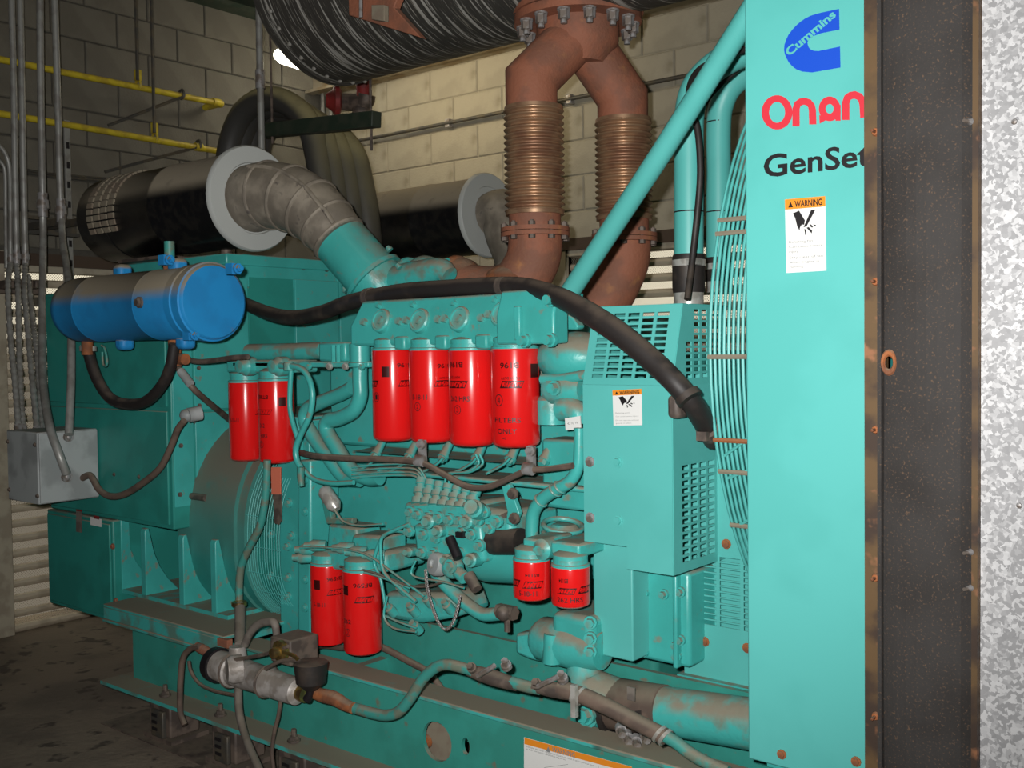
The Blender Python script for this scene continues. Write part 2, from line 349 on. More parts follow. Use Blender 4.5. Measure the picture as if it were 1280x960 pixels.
lay(wl, bmy, False, 1.5, 4.09, 1.72, 3.4, lambda u, z: u < 1.9 and z < 1.6, 2.606)
lay(wb, bmx, True, -4.73, -.75, 1.75, 2.9, lambda u, z: False, -4.221)
lay(wb, bmx, True, -4.73, -3.06, 1.2, 1.75, lambda u, z: False, -4.221)
# rolling doors: frame, lintel, slats with a perforated upper half
def roll_door(nm, along_x, u0, u1, z1, pos):
    P = (lambda u, d, z: (u, pos+d, z)) if along_x else (lambda u, d, z: (pos-d, u, z))
    def bx(b, u0, u1, d0, d1, za, zb):
        a, c = V(P(u0, d0, za)), V(P(u1, d1, zb)); b.box([min(a[i], c[i]) for i in range(3)], [max(a[i], c[i]) for i in range(3)])
    b = MB(); bx(b, u0-.075, u0, -.02, .1, 0, z1+.06); bx(b, u1, u1+.075, -.02, .1, 0, z1+.06); bx(b, u0, u1, -.012, .06, z1-.03, z1)
    fr = struct(b.out(nm, M['frame'], bevel=.004))
    b = MB(); bx(b, u0-.075, u1+.075, -.024, .06, z1, z1+.055); b.out('lintel', M['lintel'], fr)
    n = 24; h = (z1-.03)/n; me = None
    for i in range(n):
        z = i*h
        b = MB()
        if along_x: pr = [(0, .02), (-.012, h*.14), (-.016, h*.3), (-.012, h*.46), (0, h*.55)]
        else: pr = [(0, .02), (-.012, h*.14), (-.016, h*.3), (-.012, h*.46), (0, h*.55)]
        v = [P(u, .03+d, z+(zz if k else 0)) for u in (u0, u1) for k, (d, zz) in enumerate(pr)]
        b.add(v, [(k, k+1, k+6, k+5) for k in range(4)])
        b.mi = 1; b.add([P(u0, .03, z+h*.55), P(u1, .03, z+h*.55), P(u1, .03, z+h), P(u0, .03, z+h)], [(0, 1, 2, 3)])
        b.out('slat', [M['slat'], M['perfx' if along_x else 'perf']], fr)
    return fr
roll_door('door_1', False, dL[0], dL[1], dL[2], XL)
roll_door('door_2', True, dB[0], dB[1], dB[2], YB)
b = MB(); b.box((XL-.01, 3.98, 2.73), (3.0, YB+.01, 2.95)); b.box((XL-.01, 3.93, 2.72), (3.0, 3.99, 2.735)); struct(b.out('trim_1', M['ledger']))
zz = W(275, 8, X=-4.66).z
b = MB(); b.box((-4.712, 1.0, zz), (-4.6, 3.93, zz+.02)); b.box((-4.70, 1.0, zz+.02), (-4.68, 3.93, zz+.24)); b.box((-4.712, 1.0, zz+.24), (-4.6, 3.93, zz+.26)); struct(b.out('trim_2', M['beamgreen']))

# ================================================================ GENERATING SET
YS = 1.95
# ---- skid
sk = T('skid_base', (-2.3, 1.95, .0), 'long teal steel skid frame with a dusty top flange under the whole engine', 'skid frame')
xl, xr = -3.32, -.45
def rail(y, sgn, nm):
    b = MB(); b.box((xl, min(y, y+sgn*.012), .135), (xr, max(y, y+sgn*.012), .353)); return b.out(nm, M['tealshade'] if 0 else M['teal'], sk)
# near web with a round and a small oval hole
cx = W(546, 927, YS); ox = W(582, 933, YS)
def web():
    b = MB(); holes = [(cx.x, cx.z, .052, .052), (ox.x, ox.z, .014, .022)]
    xs = [xl]+[v for h in sorted(holes) for v in (h[0]-.08, h[0]+.08)]+[xr] if 0 else None
    segs = []; prev = xl
    for hx, hz, rx, rz in sorted(holes):
        a, c = hx-max(.075, rx), hx+.075 if hx is not ox.x else hx+.05
        if a < prev: a = prev
        b.add([(prev, YS, .135), (a, YS, .135), (a, YS, .353), (prev, YS, .353)], [(0, 1, 2, 3)])
        n = 20; z0, z1 = .135, .353; inner = []; outer = []
        for i in range(n):
            t = 2*math.pi*i/n; co, si = math.cos(t), math.sin(t); inner.append(V((hx+rx*co, YS, hz+rz*si)))
            k = min(((c-hx) if co > 0 else (hx-a))/max(abs(co), 1e-6), ((z1-hz) if si > 0 else (hz-z0))/max(abs(si), 1e-6)); outer.append(V((hx+co*k, YS, hz+si*k)))
        for cxx in (a, c):                 # make sure the corners are reached
            for czz in (z0, z1):
                j = min(range(n), key=lambda i: (outer[i]-V((cxx, YS, czz))).length); outer[j] = V((cxx, YS, czz))
        b.add(inner+outer, [(i, (i+1) % n, n+(i+1) % n, n+i) for i in range(n)])
        b.add(inner+[p+V((0, .012, 0)) for p in inner], [(i, (i+1) % n, n+(i+1) % n, n+i) for i in range(n)])
        prev = c
    b.add([(prev, YS, .135), (xr, YS, .135), (xr, YS, .353), (prev, YS, .353)], [(0, 1, 2, 3)])
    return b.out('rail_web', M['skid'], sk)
web()
b = MB(); b.box((-2.72, YS-.012, .345), (xr, 2.03, .357)); b.out('top_flange', M['flange'], sk, bevel=.003)
b = MB(); b.add([(xl-.06, 1.86, .123), (xr, 1.86, .123), (xr, 2.06, .123), (xl-.06, 2.06, .123), (xl-.06, 1.86, .135), (xr, 1.86, .135), (xr, 2.06, .135), (xl-.06, 2.06, .135)],
               [(0,3,2,1),(4,5,6,7),(0,1,5,4),(1,2,6,5),(2,3,7,6),(3,0,4,7)]); b.out('bottom_flange', M['flange'], sk)
b = MB(); b.box((xl, 3.72, .135), (xr, 3.735, .353)); b.box((xl, 3.6, .345), (xr, 3.74, .357)); b.out('far_rail', M['teal'], sk)
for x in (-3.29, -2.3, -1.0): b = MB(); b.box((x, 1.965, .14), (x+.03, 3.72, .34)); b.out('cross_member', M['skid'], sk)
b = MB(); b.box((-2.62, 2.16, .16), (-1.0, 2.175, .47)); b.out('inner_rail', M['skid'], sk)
# raised generator seat at the left end
b = MB(); b.box((-3.42, 1.9, .375), (-2.72, 2.62, .387)); b.box((-3.42, 1.9, .335), (-2.72, 1.91, .378)); b.box((-3.42, 1.895, .325), (-2.66, 1.94, .337)); b.box((-3.3, 2.0, .345), (-2.75, 2.6, .376)); b.out('generator_seat', M['flange'], sk, bevel=.003)
b = MB(); b.add([W(*a, 2.02) for a in ((500, 895), (548, 890), (590, 960), (548, 968))], [(0, 1, 2, 3)]); b.out('inner_plate', M['dustpatch'], sk)
p = W(532, 927, 2.0); b = MB(); b.bolt(p, (0, -1, 0), .014, .02); b.out('inner_bolt', M['rustor'], sk)
for a in ((206, 842), (275, 873), (367, 908)):
    p = W(*a, 1.9); b = MB(); b.cyl((p.x, 1.9, .13), (p.x, 1.9, .175), .0075, None, 8); b.bolt((p.x, 1.9, .142), (0, 0, 1), .014, .012); b.out('hold_down_bolt', M['browndirt'], sk)
# big warning label on the skid web
lb = MB(); poly(lb, [(655, 921.5), (790, 958.5), (790, 1010), (655, 990)], YS-.002); wlb = lb.out('warning_label', M['paperwhite'], sk, label='white and orange warning label on the skid side')
lb = MB(); poly(lb, [(655.5, 922), (790, 958.7), (790, 966.5), (655.5, 930)], YS-.003); lb.out('label_header', M['orange'], wlb)
lb = MB(); poly(lb, [(682.5, 939), (688, 941), (685.5, 933)], YS-.004); flat_text(lb, 'WARNING', (690, 939.5), (718.5, 947), 6, YS-.004, .02)
flat_text(lb, 'Improper service or replacement of parts can result in severe personal injury', (658, 933.8), (743, 958), 2, YS-.004)
flat_text(lb, 'or death. Read operator manual before using this set.', (658, 936.8), (707, 950.5), 2, YS-.004)
stroke(lb, [(680, 959.5), (710, 955.5)], .5, YS-.004); stroke(lb, [(748, 957), (748, 962)], .5, YS-.004); lb.out('label_print', M['greyink'], wlb, stuff=True)
# isolators under the skid
for i, (px, lab) in enumerate(((199, 'leftmost vibration isolator under the skid end'), (279, 'middle vibration isolator, below the grey hose fitting'), (364, 'rightmost visible vibration isolator, at the bottom edge of the photo'))):
    p = W(px, (880, 920, 955)[i], 1.87); x = p.x
    t = T('vibration_isolator', (x, 1.9, 0), 'dusty dark steel '+lab, 'isolator', 'spring mounts under the skid')
    b = MB(); b.box((x-.08, 1.86, 0), (x+.08, 2.0, .018)); b.out('base_plate', M['browndirt'], t)
    b = MB(); b.box((x-.06, 1.87, .018), (x+.06, 1.98, .122)); b.out('housing', M['browndirt'], t, bevel=.006)
    b = MB(); b.box((x-.028, 1.855, .018), (x+.04, 1.87, .105)); b.out('face_plate', M['strut'], t, bevel=.004)
    for dz in (.04, .062, .084): b = MB(); b.box((x-.018, 1.852, dz), (x+.01, 1.856, dz+.009)); b.out('slot', M['ink'], t)
b = MB(); b.box((-3.34, 1.835, 0), (-.5, 3.9, .004)); tag(b.out('plinth_plate', M['browndirt']), 'thin dusty steel base sheet on the floor under the skid', 'plate')

# ---- generator and its cabinets
ge = T('generator', (-3.3, 2.8, .38), 'teal generator with tall cabinet, finned feet and wire-screened end, behind the blue tank', 'generator')
b = MB(); b.box((-4.0, 2.0, .285), (-3.52, 3.6, .655)); b.out('terminal_box', M['tealshade'], ge, bevel=.006)
b = MB(); b.box((-3.97, 2.0, .66), (-3.13, 3.6, 1.49)); b.out('lower_cabinet', M['tealshade'], ge, bevel=.005)
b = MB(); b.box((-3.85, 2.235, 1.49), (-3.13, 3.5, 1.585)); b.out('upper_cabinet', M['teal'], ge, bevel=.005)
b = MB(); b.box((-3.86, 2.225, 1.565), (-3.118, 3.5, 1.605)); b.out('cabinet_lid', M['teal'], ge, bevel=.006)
b = MB(); b.box((-3.95, 1.994, 1.075), (-3.15, 2.003, 1.475)); b.out('upper_door_panel', M['tealshade'], ge, bevel=.003)
b = MB(); b.box((-3.95, 1.994, .675), (-3.15, 2.003, 1.06)); b.out('lower_door_panel', M['tealshade'], ge, bevel=.003)
b = MB(); b.box((-3.99, 1.994, .3), (-3.535, 2.003, .64)); b.out('terminal_cover', M['tealshade'], ge, bevel=.003)
# end face panels seen from the right
xe = -3.13
def yx(px, py): return W(px, py, X=xe)
y1 = yx(242, 480).y; y2 = yx(311, 345).y; y3 = yx(421, 348).y; ym = yx(367, 380).y
b = MB(); b.box((xe-.002, y1, 1.06), (xe+.006, y2-.01, 1.545)); b.out('side_panel', M['teal'], ge, bevel=.002)
b = MB(); b.box((xe-.002, 2.005, .735), (xe+.004, y1-.006, 1.47)); b.out('corner_panel', M['teal'], ge, bevel=.002)
b = MB(); b.box((xe-.002, y1, .735), (xe+.006, y2+.3, 1.05)); b.out('side_panel', M['teal'], ge, bevel=.002)
b = MB(); b.box((xe-.002, ym, 1.06), (xe+.012, y3-.004, 1.525)); b.out('side_panel', M['teal'], ge, bevel=.002)
b = MB(); b.box((xe-.002, y2, 1.06), (xe+.003, ym-.004, 1.525)); b.out('recessed_panel', M['tealshade'], ge)
b = MB(); b.box((xe-.002, y3+.004, .9), (xe+.012, 3.45, 1.55)); b.out('side_panel', M['teal'], ge, bevel=.002)
for a in ((225, 557), (224, 618), (248, 507), (247, 460), (258, 413), (379, 334), (408, 336), (242, 526)):
    b = MB(); b.bolt(yx(*a), (1, 0, 0), .009, .008); b.out('panel_bolt', M['browndirt'], ge)
for a in ((141, 683), (145, 751)):
    p = W(*a, 1.995); b = MB(); b.bolt(p, (0, -1, 0), .008, .007); b.out('panel_bolt', M['rust'], ge)
for a in ((143, 593), (174, 596), (114, 590)):
    p = W(*a, 1.995); b = MB(); b.bolt(p, (0, -1, 0), .006, .005); b.out('panel_bolt', M['browndirt'], ge)
lb = MB(); poly(lb, [(95, 637), (102.5, 638), (102.5, 666), (95, 664.5)], 1.992); l1 = lb.out('label', M['greyhose'], ge, label='small grey label at lower left')
lb = MB(); poly(lb, [(95, 636.5), (102.5, 637.5), (102.5, 639.5), (95, 638.5)], 1.991); lb.out('label_header', M['redvalve'], l1)
lb = MB(); poly(lb, [(113, 646), (127, 649), (127, 659), (113, 656)], 1.992); l1 = lb.out('label', M['paperwhite'], ge, label='small white and red label at lower left')
lb = MB(); poly(lb, [(117, 644), (124, 645.5), (124, 649.5), (117, 648)], 1.991); lb.out('label_header', M['redvalve'], l1)
# rounded frame of the generator
def prof(x, grow=0, n=10):
    P = []; y0, y1, z0, z1 = 2.06-grow, 3.6+grow, .30, 1.05+grow; r = .36
    for cy, cz, a0 in ((y0+r, z1-r, 180), (y1-r, z1-r, 90), (y1-r, z0+r*.8, 0), (y0+r, z0+r*.8, -90)):
        for i in range(n+1):
            a = math.radians(a0-90*i/n); P.append(V((x, cy+r*math.cos(a), cz+(r if math.sin(a) > 0 else r*.8)*math.sin(a))))
    return P
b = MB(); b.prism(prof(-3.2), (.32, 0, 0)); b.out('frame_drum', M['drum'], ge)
b = MB(); b.prism([V((-2.88, p.y, p.z)) for p in prof(0, -.012)], (.04, 0, 0)); b.out('end_band', M['drum'], ge)
b = MB(); b.prism([V((-2.98, p.y, p.z)) for p in prof(0, -.06)], (.225, 0, 0)); b.out('screen_core', M['tealshade'], ge)
b = MB(); pp = [q for q in prof(0, -.02)][2:12]+[]; pw = [V((0, p.y, p.z)) for p in prof(0, -.02)]
pw = pw[36:]+pw[:14]
for i in range(15):
    x = -2.845+.0125*i; b.tube([V((x, p.y, p.z)) for p in pw], .0013, 4, False, caps=False)
for p in smooth(pw, 2)[::3]: b.cyl((-2.85, p.y, p.z), (-2.665, p.y, p.z), .0015, None, 4)
b.out('wire_screen', M['panel'], ge, stuff=True)
b = MB(); p = W(255, 598, 2.112); b.cbox(p, (.04, .004, .075), (V((1,0,0)), V((0,.82,-.57)), V((0,.57,.82)))); b.out('label', M['paperwhite'], ge, label='small white tag on the drum')
b = MB(); p = W(247, 621, 2.07); b.cyl(p-V((.04, 0, 0)), p+V((.05, 0, 0)), .012, None, 10); b.out('through_bolt', M['browndirt'], ge)
# finned feet
for px, top, wd in ((145, 639, 12), (175, 660, 6), (222, 668, 6), (262, 674, 6)):
    p = W(px, top, 2.03); x = p.x; zt = p.z; Q = [V((x, 2.03, .387)), V((x, 2.03, zt-.012)), V((x, 2.036, zt)), V((x, 2.03+.0028*wd, zt))]
    for i in range(7):
        a = math.radians(15+60*i/6); Q.append(V((x, 2.055+.36-.36*math.cos(a)+.012*0, .59-.288*math.sin(a)+.03*(1-i/6))))
    Q.append(V((x, Q[-1].y, .387))); b = MB(); b.prism(Q, (.03, 0, 0)); b.out('foot_fin', M['teal'], ge, bevel=.003)
b = MB(); b.box((-3.56, 2.03, .387), (-2.88, 2.3, .4)); b.out('foot_plate', M['tealdirty'], ge)

# ---- engine
en = T('diesel_engine', (-2.0, 2.75, .36), 'large dusty teal diesel engine block with pipes and fuel pump, behind the red filters', 'engine')
def ep(b, nm, mt='teal', bevel=.004, **k): return b.out(nm, M[mt], en, bevel=bevel, **k)
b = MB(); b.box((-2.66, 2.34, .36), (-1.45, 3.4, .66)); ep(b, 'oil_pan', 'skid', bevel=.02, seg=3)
b = MB(); b.box((-2.64, 2.27, .64), (-1.4, 3.45, .98)); ep(b, 'crankcase', bevel=.015)
b = MB(); b.box((-2.58, 2.22, .96), (-1.6, 3.45, 1.24)); ep(b, 'cylinder_bank', bevel=.01)
b = MB(); b.box((-2.5, 2.36, 1.24), (-1.95, 3.4, 1.36)); ep(b, 'intake_manifold', bevel=.02)
# flywheel housing
q = [W(a, c, 2.13) for a, c in ((346, 577), (373, 577), (373, 800), (346, 800))]
b = MB(); b.box((q[0].x, 2.13, q[2].z), (q[1].x, 3.4, 1.05)); fh = ep(b, 'flywheel_housing', bevel=.006)
b = MB(); x = q[1].x; b.box((x, 2.15, q[2].z+.01), (x+.03, 3.4, 1.04)); ep(b, 'housing_flange', bevel=.004)
for a in ((361, 629), (364, 670), (340, 668), (359, 683), (339, 720), (360, 722), (360, 746)):
    b = MB(); b.bolt(W(*a, 2.125), (0, -1, 0), .011, .012); b.out('bolt', M['tealdirty'], fh)
# tags hanging on the housing
b = MB(); p = [W(*a, 2.05) for a in ((338.5, 584), (350.5, 584), (350.5, 618), (339.5, 618))]; b.prism(p, (0, .003, 0)); b.out('hanging_tag', M['tagorange'], en, label='pink-red paper strip under the left filter pair')
b = MB(); p = [W(*a, 2.053) for a in ((341, 616), (351, 616), (351, 650), (348, 656), (343, 654))]; b.prism(p, (0, .004, 0)); b.out('clip', M['browndirt'], en)
# filter head with slanted top
z0 = W(560, 431, 2.03).z; z1 = W(560, 404, 2.03).z; z2 = W(560, 372, 2.1).z
xa, xb_, xc = W(437, 405, 2.03).x, W(641, 400, 2.03).x, W(692, 400, 2.0).x
b = MB(); b.prism([(xa, 2.03, z0), (xa, 2.03, z1), (xa+.03, 2.052, z2), (xa+.03, 2.14, z2), (xa, 2.14, z0)], (xb_-xa, 0, 0)); fh2 = ep(b, 'filter_head', 'teal', .008, seg=3)
b = MB(); b.prism([(xb_-.03, 2.0, z0-.002), (xb_-.03, 2.0, z1+.012), (xb_-.03, 2.022, z2+.004), (xb_-.03, 2.06, z2+.004), (xb_-.03, 2.06, z0)], (xc-xb_+.03, 0, 0)); fb = ep(b, 'head_end_block', 'teal', .006, seg=3)
b = MB(); q = [W(*a, 2.0) for a in ((645.5, 383), (653, 383), (653, 425), (645.5, 425))]; b.box((q[0].x, 1.988, q[2].z), (q[1].x, 2.0, q[0].z)); b.out('rib', M['teal'], fb, bevel=.003)
def up(px, py):                            # on the slanted face of the head
    t = (404-py)/32; y = 2.03 if t < 0 else 2.03+.022*min(t, 1); return W(px, py, y)
nrm = V((0, -.95, .3)).normalized()
for a in ((477, 401), (525, 401), (575, 399), (628, 393)):
    b = MB(); c = up(*a); b.lathe(c-nrm*.02, nrm, [(0, .036), (.026, .034), (.03, .03), (.03, .026), (.026, .025), (.026, .012), (.034, .011), (.034, 0)], 18); b.out('core_plug', M['tealdirty'], fh2)
for a in ((456, 403), (500, 402), (509, 401), (549, 400), (557, 399), (603, 398), (612, 394)):
    b = MB(); c = up(*a); b.bolt(c-nrm*.01, nrm, .012, .022); b.out('bolt', M['tealdirty'], fh2)
for a in ((474, 382), (517, 381), (568, 379), (619, 375), (644, 374)):
    b = MB(); c = up(*a); b.bolt(c-nrm*.008, nrm, .010, .02); b.out('bolt', M['teal'], fh2)
for a in ((688.5, 375), (688.5, 425), (656, 426)):
    b = MB(); b.bolt(W(*a, 1.995), (0, -1, 0), .013, .02, 10); b.out('bolt', M['teal'], fb)
for px in (495, 545, 595):
    p = W(px, 427, 2.035); b = MB(); b.box((p.x+.015, 2.012, z0-.012), (p.x+.055, 2.1, z0+.025)); b.out('mount_lug', M['teal'], fh2, bevel=.006)
q = [W(*a, 2.12) for a in ((690, 382), (716, 397), (723, 408), (720, 412), (690, 412))]
b = MB(); b.prism(q, (0, .03, 0)); ep(b, 'end_bracket')
q = [W(*a, 2.12) for a in ((677, 432), (690, 432), (690, 492), (677, 492))]; b = MB(); b.prism(q, (0, .1, 0)); ep(b, 'support_plate')

# ---- red spin-on filters
def cyl_text(mb, txt, c, R, dxr, z, h, wd, flip=False, bold=0.0, scale=1.0):
    a0 = math.atan2(-c.y, -c.x); v, f = glyphs(txt, bold); out = []
    ac = a0+math.asin(max(-.98, min(.98, dxr)))
    for a, g in v:
        u, t = (a-.5)*wd, (g-.5)*h
        if flip: u, t = -u, -t
        an = ac+u/R; out.append(V((c.x+R*1.006*math.cos(an), c.y+R*1.006*math.sin(an), z+t)))
    return mb.add(out, f)
def cyl_patch(mb, c, R, dxr, z, h, wd, k=1.004, skew=0):
    a0 = math.atan2(-c.y, -c.x)+math.asin(max(-.98, min(.98, dxr))); v = []
    for i in range(7):
        for s in (-1, 1): an = a0+(i/6-.5)*wd/R+s*skew/R; v.append(V((c.x+R*k*math.cos(an), c.y+R*k*math.sin(an), z+s*h/2)))
    return mb.add(v, [(2*i, 2*i+2, 2*i+3, 2*i+1) for i in range(6)])
def oil_filter(cx, yt, yb, Y, rpx, label, group, prints=(), hand=(), collar=9):
    c = W(cx, yt, Y); R = rp(c, rpx); zt = W(cx, yt, Y-R*.8).z; zb = W(cx, yb, Y-R*.8).z; H = zt-zb
    t = T('oil_filter', (c.x, c.y, zb), label, 'filter', group)
    b = MB(); b.lathe((c.x, c.y, zb), (0, 0, 1), [(0, R*.72), (.003, R*.84), (R*.12, R*.95), (R*.25, R), (H-R*.1, R), (H-R*.03, R*.985), (H, R*.95)], 32); b.out('canister', M['red'], t)
    b = MB(); b.lathe((c.x, c.y, zt-.002), (0, 0, 1), [(0, R*.99), (.006, R*.99), (.008, R*.9), (.02, R*.88)], 28); b.out('seaming_lid', M['tealdirty'], t)
    def zz(py): return W(cx, py, Y-R).z
    pxh = R/rpx
    if prints:
        b = MB()
        for kind, txt, px, py, h, wd in prints:
            dx = (px-cx)/rpx; z = zz(py)
            if kind == 't': cyl_text(b, txt, c, R, dx, z, h*pxh, wd*pxh, True, .02)
            if kind == 'b':                # boxed maker's name, upside down
                cyl_patch(b, c, R, dx, z, h*pxh, wd*pxh, skew=2*pxh)
            if kind == 'q':
                cyl_patch(b, c, R, dx, z, h*pxh, wd*pxh)
        b.out('print', M['inkred'], t, stuff=True)
        b = MB()
        for kind, txt, px, py, h, wd in prints:
            if kind == 'b': cyl_text(b, txt, c, R*1.003, (px-cx)/rpx, zz(py), h*.6*pxh, wd*.86*pxh, True, .02)
        if b.v: b.out('name_lettering', M['red'], t, stuff=True)
    if hand:
        b = MB()
        for txt, px, py, h, wd in hand:
            dx = (px-cx)/rpx; z = zz(py); a0 = math.atan2(-c.y, -c.x)+math.asin(max(-.98, min(.98, dx)))
            if txt.startswith('('):
                cyl_text(b, txt.strip('()'), c, R, dx, z, h*.5*pxh, h*.3*pxh)
                N = 18
                for i in range(N):
                    v = []
                    for k in (i, i+1):
                        e = 2*math.pi*k/N
                        for rr in (h*.5*pxh, h*.43*pxh): an = a0+rr*math.cos(e)*.85/R; v.append(V((c.x+R*1.005*math.cos(an), c.y+R*1.005*math.sin(an), z+rr*math.sin(e))))
                    b.add(v, [(0, 1, 3, 2)])
            else: cyl_text(b, txt, c, R, dx, z, h*pxh, wd*pxh, False, .012)
        b.out('handwriting', M['ink'], t, stuff=True)
    # adapter belongs to the engine
    b = MB(); b.lathe((c.x, c.y, zt+.016), (0, 0, 1), [(0, R*.9), (collar*pxh*.55, R*.9), (collar*pxh, R*.6)], 24); b.out('filter_adapter', M['tealdirty'], en)
    return t
G4 = 'row of four red oil filters'
BN = 'BALDWIN'
oil_filter(490.5, 437, 553, 2.07, 26, 'leftmost of the four red oil filters hanging in a row', G4, (('t', 'B196', 505, 457, 5, 20), ('b', BN, 508, 480, 8, 22), ('b', BN, 467.5, 480, 8, 14), ('q', '', 481.5, 465, 13, 10)), (('(1)', 470, 497, 12, 0),))
oil_filter(538, 437, 555, 2.07, 27.5, 'red oil filter numbered 2, second from left in the row of four', G4, (('t', 'B196', 555, 458, 5, 20), ('t', 'HEAVY DUTY', 556, 473, 2.5, 18), ('b', BN, 554, 480, 8, 24)), (('5-18-11', 523, 497, 6, 22), ('(2)', 521, 509, 11, 0)))
oil_filter(589, 437, 559.5, 2.07, 29, 'red oil filter numbered 3, third from left in the row of four', G4, (('t', 'B196', 569, 456, 6.5, 22), ('t', 'HEAVY DUTY', 567, 472, 3, 20), ('b', BN, 570, 481, 9, 28)), (('262 HRS', 573, 499, 6, 28), ('(3)', 571, 513, 12, 0)))
oil_filter(643.5, 435, 561, 2.07, 30.5, 'red oil filter numbered 4 with handwriting, rightmost in the row of four', G4, (('t', 'B196', 636, 457, 6.5, 24), ('t', 'HEAVY DUTY', 637, 473, 3, 24), ('b', BN, 639, 481, 9, 28), ('q', '', 668, 464, 17, 16)), (('(4)', 623, 501, 15, 0), ('FILTERS', 632, 526, 6, 36), ('ONLY', 632, 540, 6, 26), ('<', 629, 549, 4, 6)))
G2 = 'upper left pair of red filters'
oil_filter(306.5, 478, 578, 2.1, 21, 'left red filter of the pair below the blue tank', G2, (('b', BN, 324, 517, 6, 14),), (('5-18-11', 292, 526, 5, 14), ('(1)', 324, 560, 9, 0)))
oil_filter(344.5, 476, 581, 2.08, 22.5, 'right red filter of the pair below the blue tank, with a paper tag underneath', G2, (('t', 'BT8851', 327, 497, 4.5, 20), ('b', BN, 328, 516, 6.5, 24), ('q', '', 352, 503, 11, 9)), (('262', 327, 533, 5, 9), ('HRS', 329, 546, 5, 11), ('(2)', 326, 557, 9, 0)))
G3 = 'lower pair of red filters'
oil_filter(409, 709, 811, 2.05, 21.5, 'left red filter of the lower pair, half behind its neighbour', G3, (('t', 'BF596', 418, 727, 4.5, 20), ('b', BN, 420, 744, 7, 22), ('q', '', 396, 734, 12, 9)), (('5-18-11', 398, 759, 5, 16),))
oil_filter(452, 717, 823, 2.02, 24, 'right red filter of the lower pair, in front of the oil pan', G3, (('t', 'BF596', 453, 735, 5, 24), ('b', BN, 455, 753, 8, 22), ('q', '', 432, 742, 12, 10)), (('262', 433, 781, 5, 14), ('(2)', 434, 795, 10, 0)))
G5 = 'two short red coolant filters'
oil_filter(664.5, 703, 754, 1.98, 23.5, 'left short red coolant filter beside the water pump', G5, (('b', BN, 666, 733, 9, 24), ('b', BN, 645, 732, 9, 12), ('t', 'B5134', 665, 721, 3, 18)), (('5-18-11', 659, 744, 6, 24),))
oil_filter(713, 711, 763, 1.97, 24.5, 'right short red coolant filter marked 262 HRS, beside the water pump', G5, (('b', BN, 708, 741, 8, 22), ('b', BN, 731, 740, 9, 18), ('t', 'B5134', 704, 728, 5, 12)), (('262 HRS', 712, 752, 6, 34),))

# ---- perforated sheet with real slots
def slots(mb, O, u, v, size, holes):
    us = sorted({0, size[0]}|{h[i] for h in holes for i in (0, 2)}); vs_ = sorted({0, size[1]}|{h[i] for h in holes for i in (1, 3)})
    hs = set()
    for h in holes: hs |= {(i, j) for i in range(len(us)-1) if h[0]-1e-6 <= us[i] < h[2]-1e-6 for j in range(len(vs_)-1) if h[1]-1e-6 <= vs_[j] < h[3]-1e-6}
    P = [O+u*a+v*c for c in vs_ for a in us]; n = len(us)
    return mb.add(P, [(j*n+i, j*n+i+1, (j+1)*n+i+1, (j+1)*n+i) for i in range(n-1) for j in range(len(vs_)-1) if (i, j) not in hs])
def solid(o, t=.003):
    o.data.polygons.foreach_set('use_smooth', [False]*len(o.data.polygons)); m = o.modifiers.new('thickness', 'SOLIDIFY'); m.thickness = t*S; m.offset = 0; return o
def grid(u0, u1, nu, v0, v1, nv, fu=.8, fv=.62, skip=None):
    du, dv = (u1-u0)/nu, (v1-v0)/nv
    return [(u0+du*i, v0+dv*j, u0+du*(i+fu), v0+dv*(j+fv)) for i in range(nu) for j in range(nv) if not (skip and skip(i, j))]
X1, Y1, Z1 = V((1,0,0)), V((0,1,0)), V((0,0,1))

# ---- label helper on a quad in the plane Y
def bil(q, s, t):
    (a, b, c, d) = q; return tuple((a[i]*(1-s)+b[i]*s)*(1-t)+(d[i]*(1-s)+c[i]*s)*t for i in (0, 1))
def hand_label(q, Y, parent, lines, hd):
    lb = MB(); poly(lb, [bil(q, s, t) for s, t in ((0,0),(1,0),(1,1),(0,1))], Y); L = lb.out('warning_label', M['paperwhite'], parent, label='white and orange warning label with a hand symbol')
    lb = MB(); poly(lb, [bil(q, s, t) for s, t in ((0,0),(1,0),(1,hd),(0,hd))], Y-.001); lb.out('label_header', M['orange'], L)
    lb = MB(); cv = lambda P: [bil(q, (x-187)/216, hd+((y-565)/345)*(1-hd)) for x, y in P]
    for P in ([(228,588),(262,576),(275,600),(292,630),(288,655),(276,652),(266,665),(262,684),(250,660),(246,640),(240,615)], [(326,578),(350,577),(300,665),(284,668)], [(288,676),(298,682),(298,705),(292,712)], [(300,672),(312,668),(330,690),(328,705)], [(315,662),(323,654),(336,668),(330,674)], [(335,656),(352,660),(345,668)]): poly(lb, cv(P), Y-.0015)
    v, f = glyphs('WARNING', .025); lb.add([W(*bil(q, .24+.68*a, hd*(.82-.6*c)), Y-.0015) for a, c in v], f)
    poly(lb, [bil(q, s, hd*t) for s, t in ((.08,.82),(.2,.82),(.14,.25))], Y-.0015)
    lb.out('symbol', M['ink'], L, stuff=True)
    lb = MB()
    for txt, t, wd in lines:
        v, f = glyphs(txt); lb.add([W(*bil(q, .08+wd*a, t-.033*c), Y-.0015) for a, c in v], f)
    lb.out('label_print', M['greyink'], L, stuff=True)

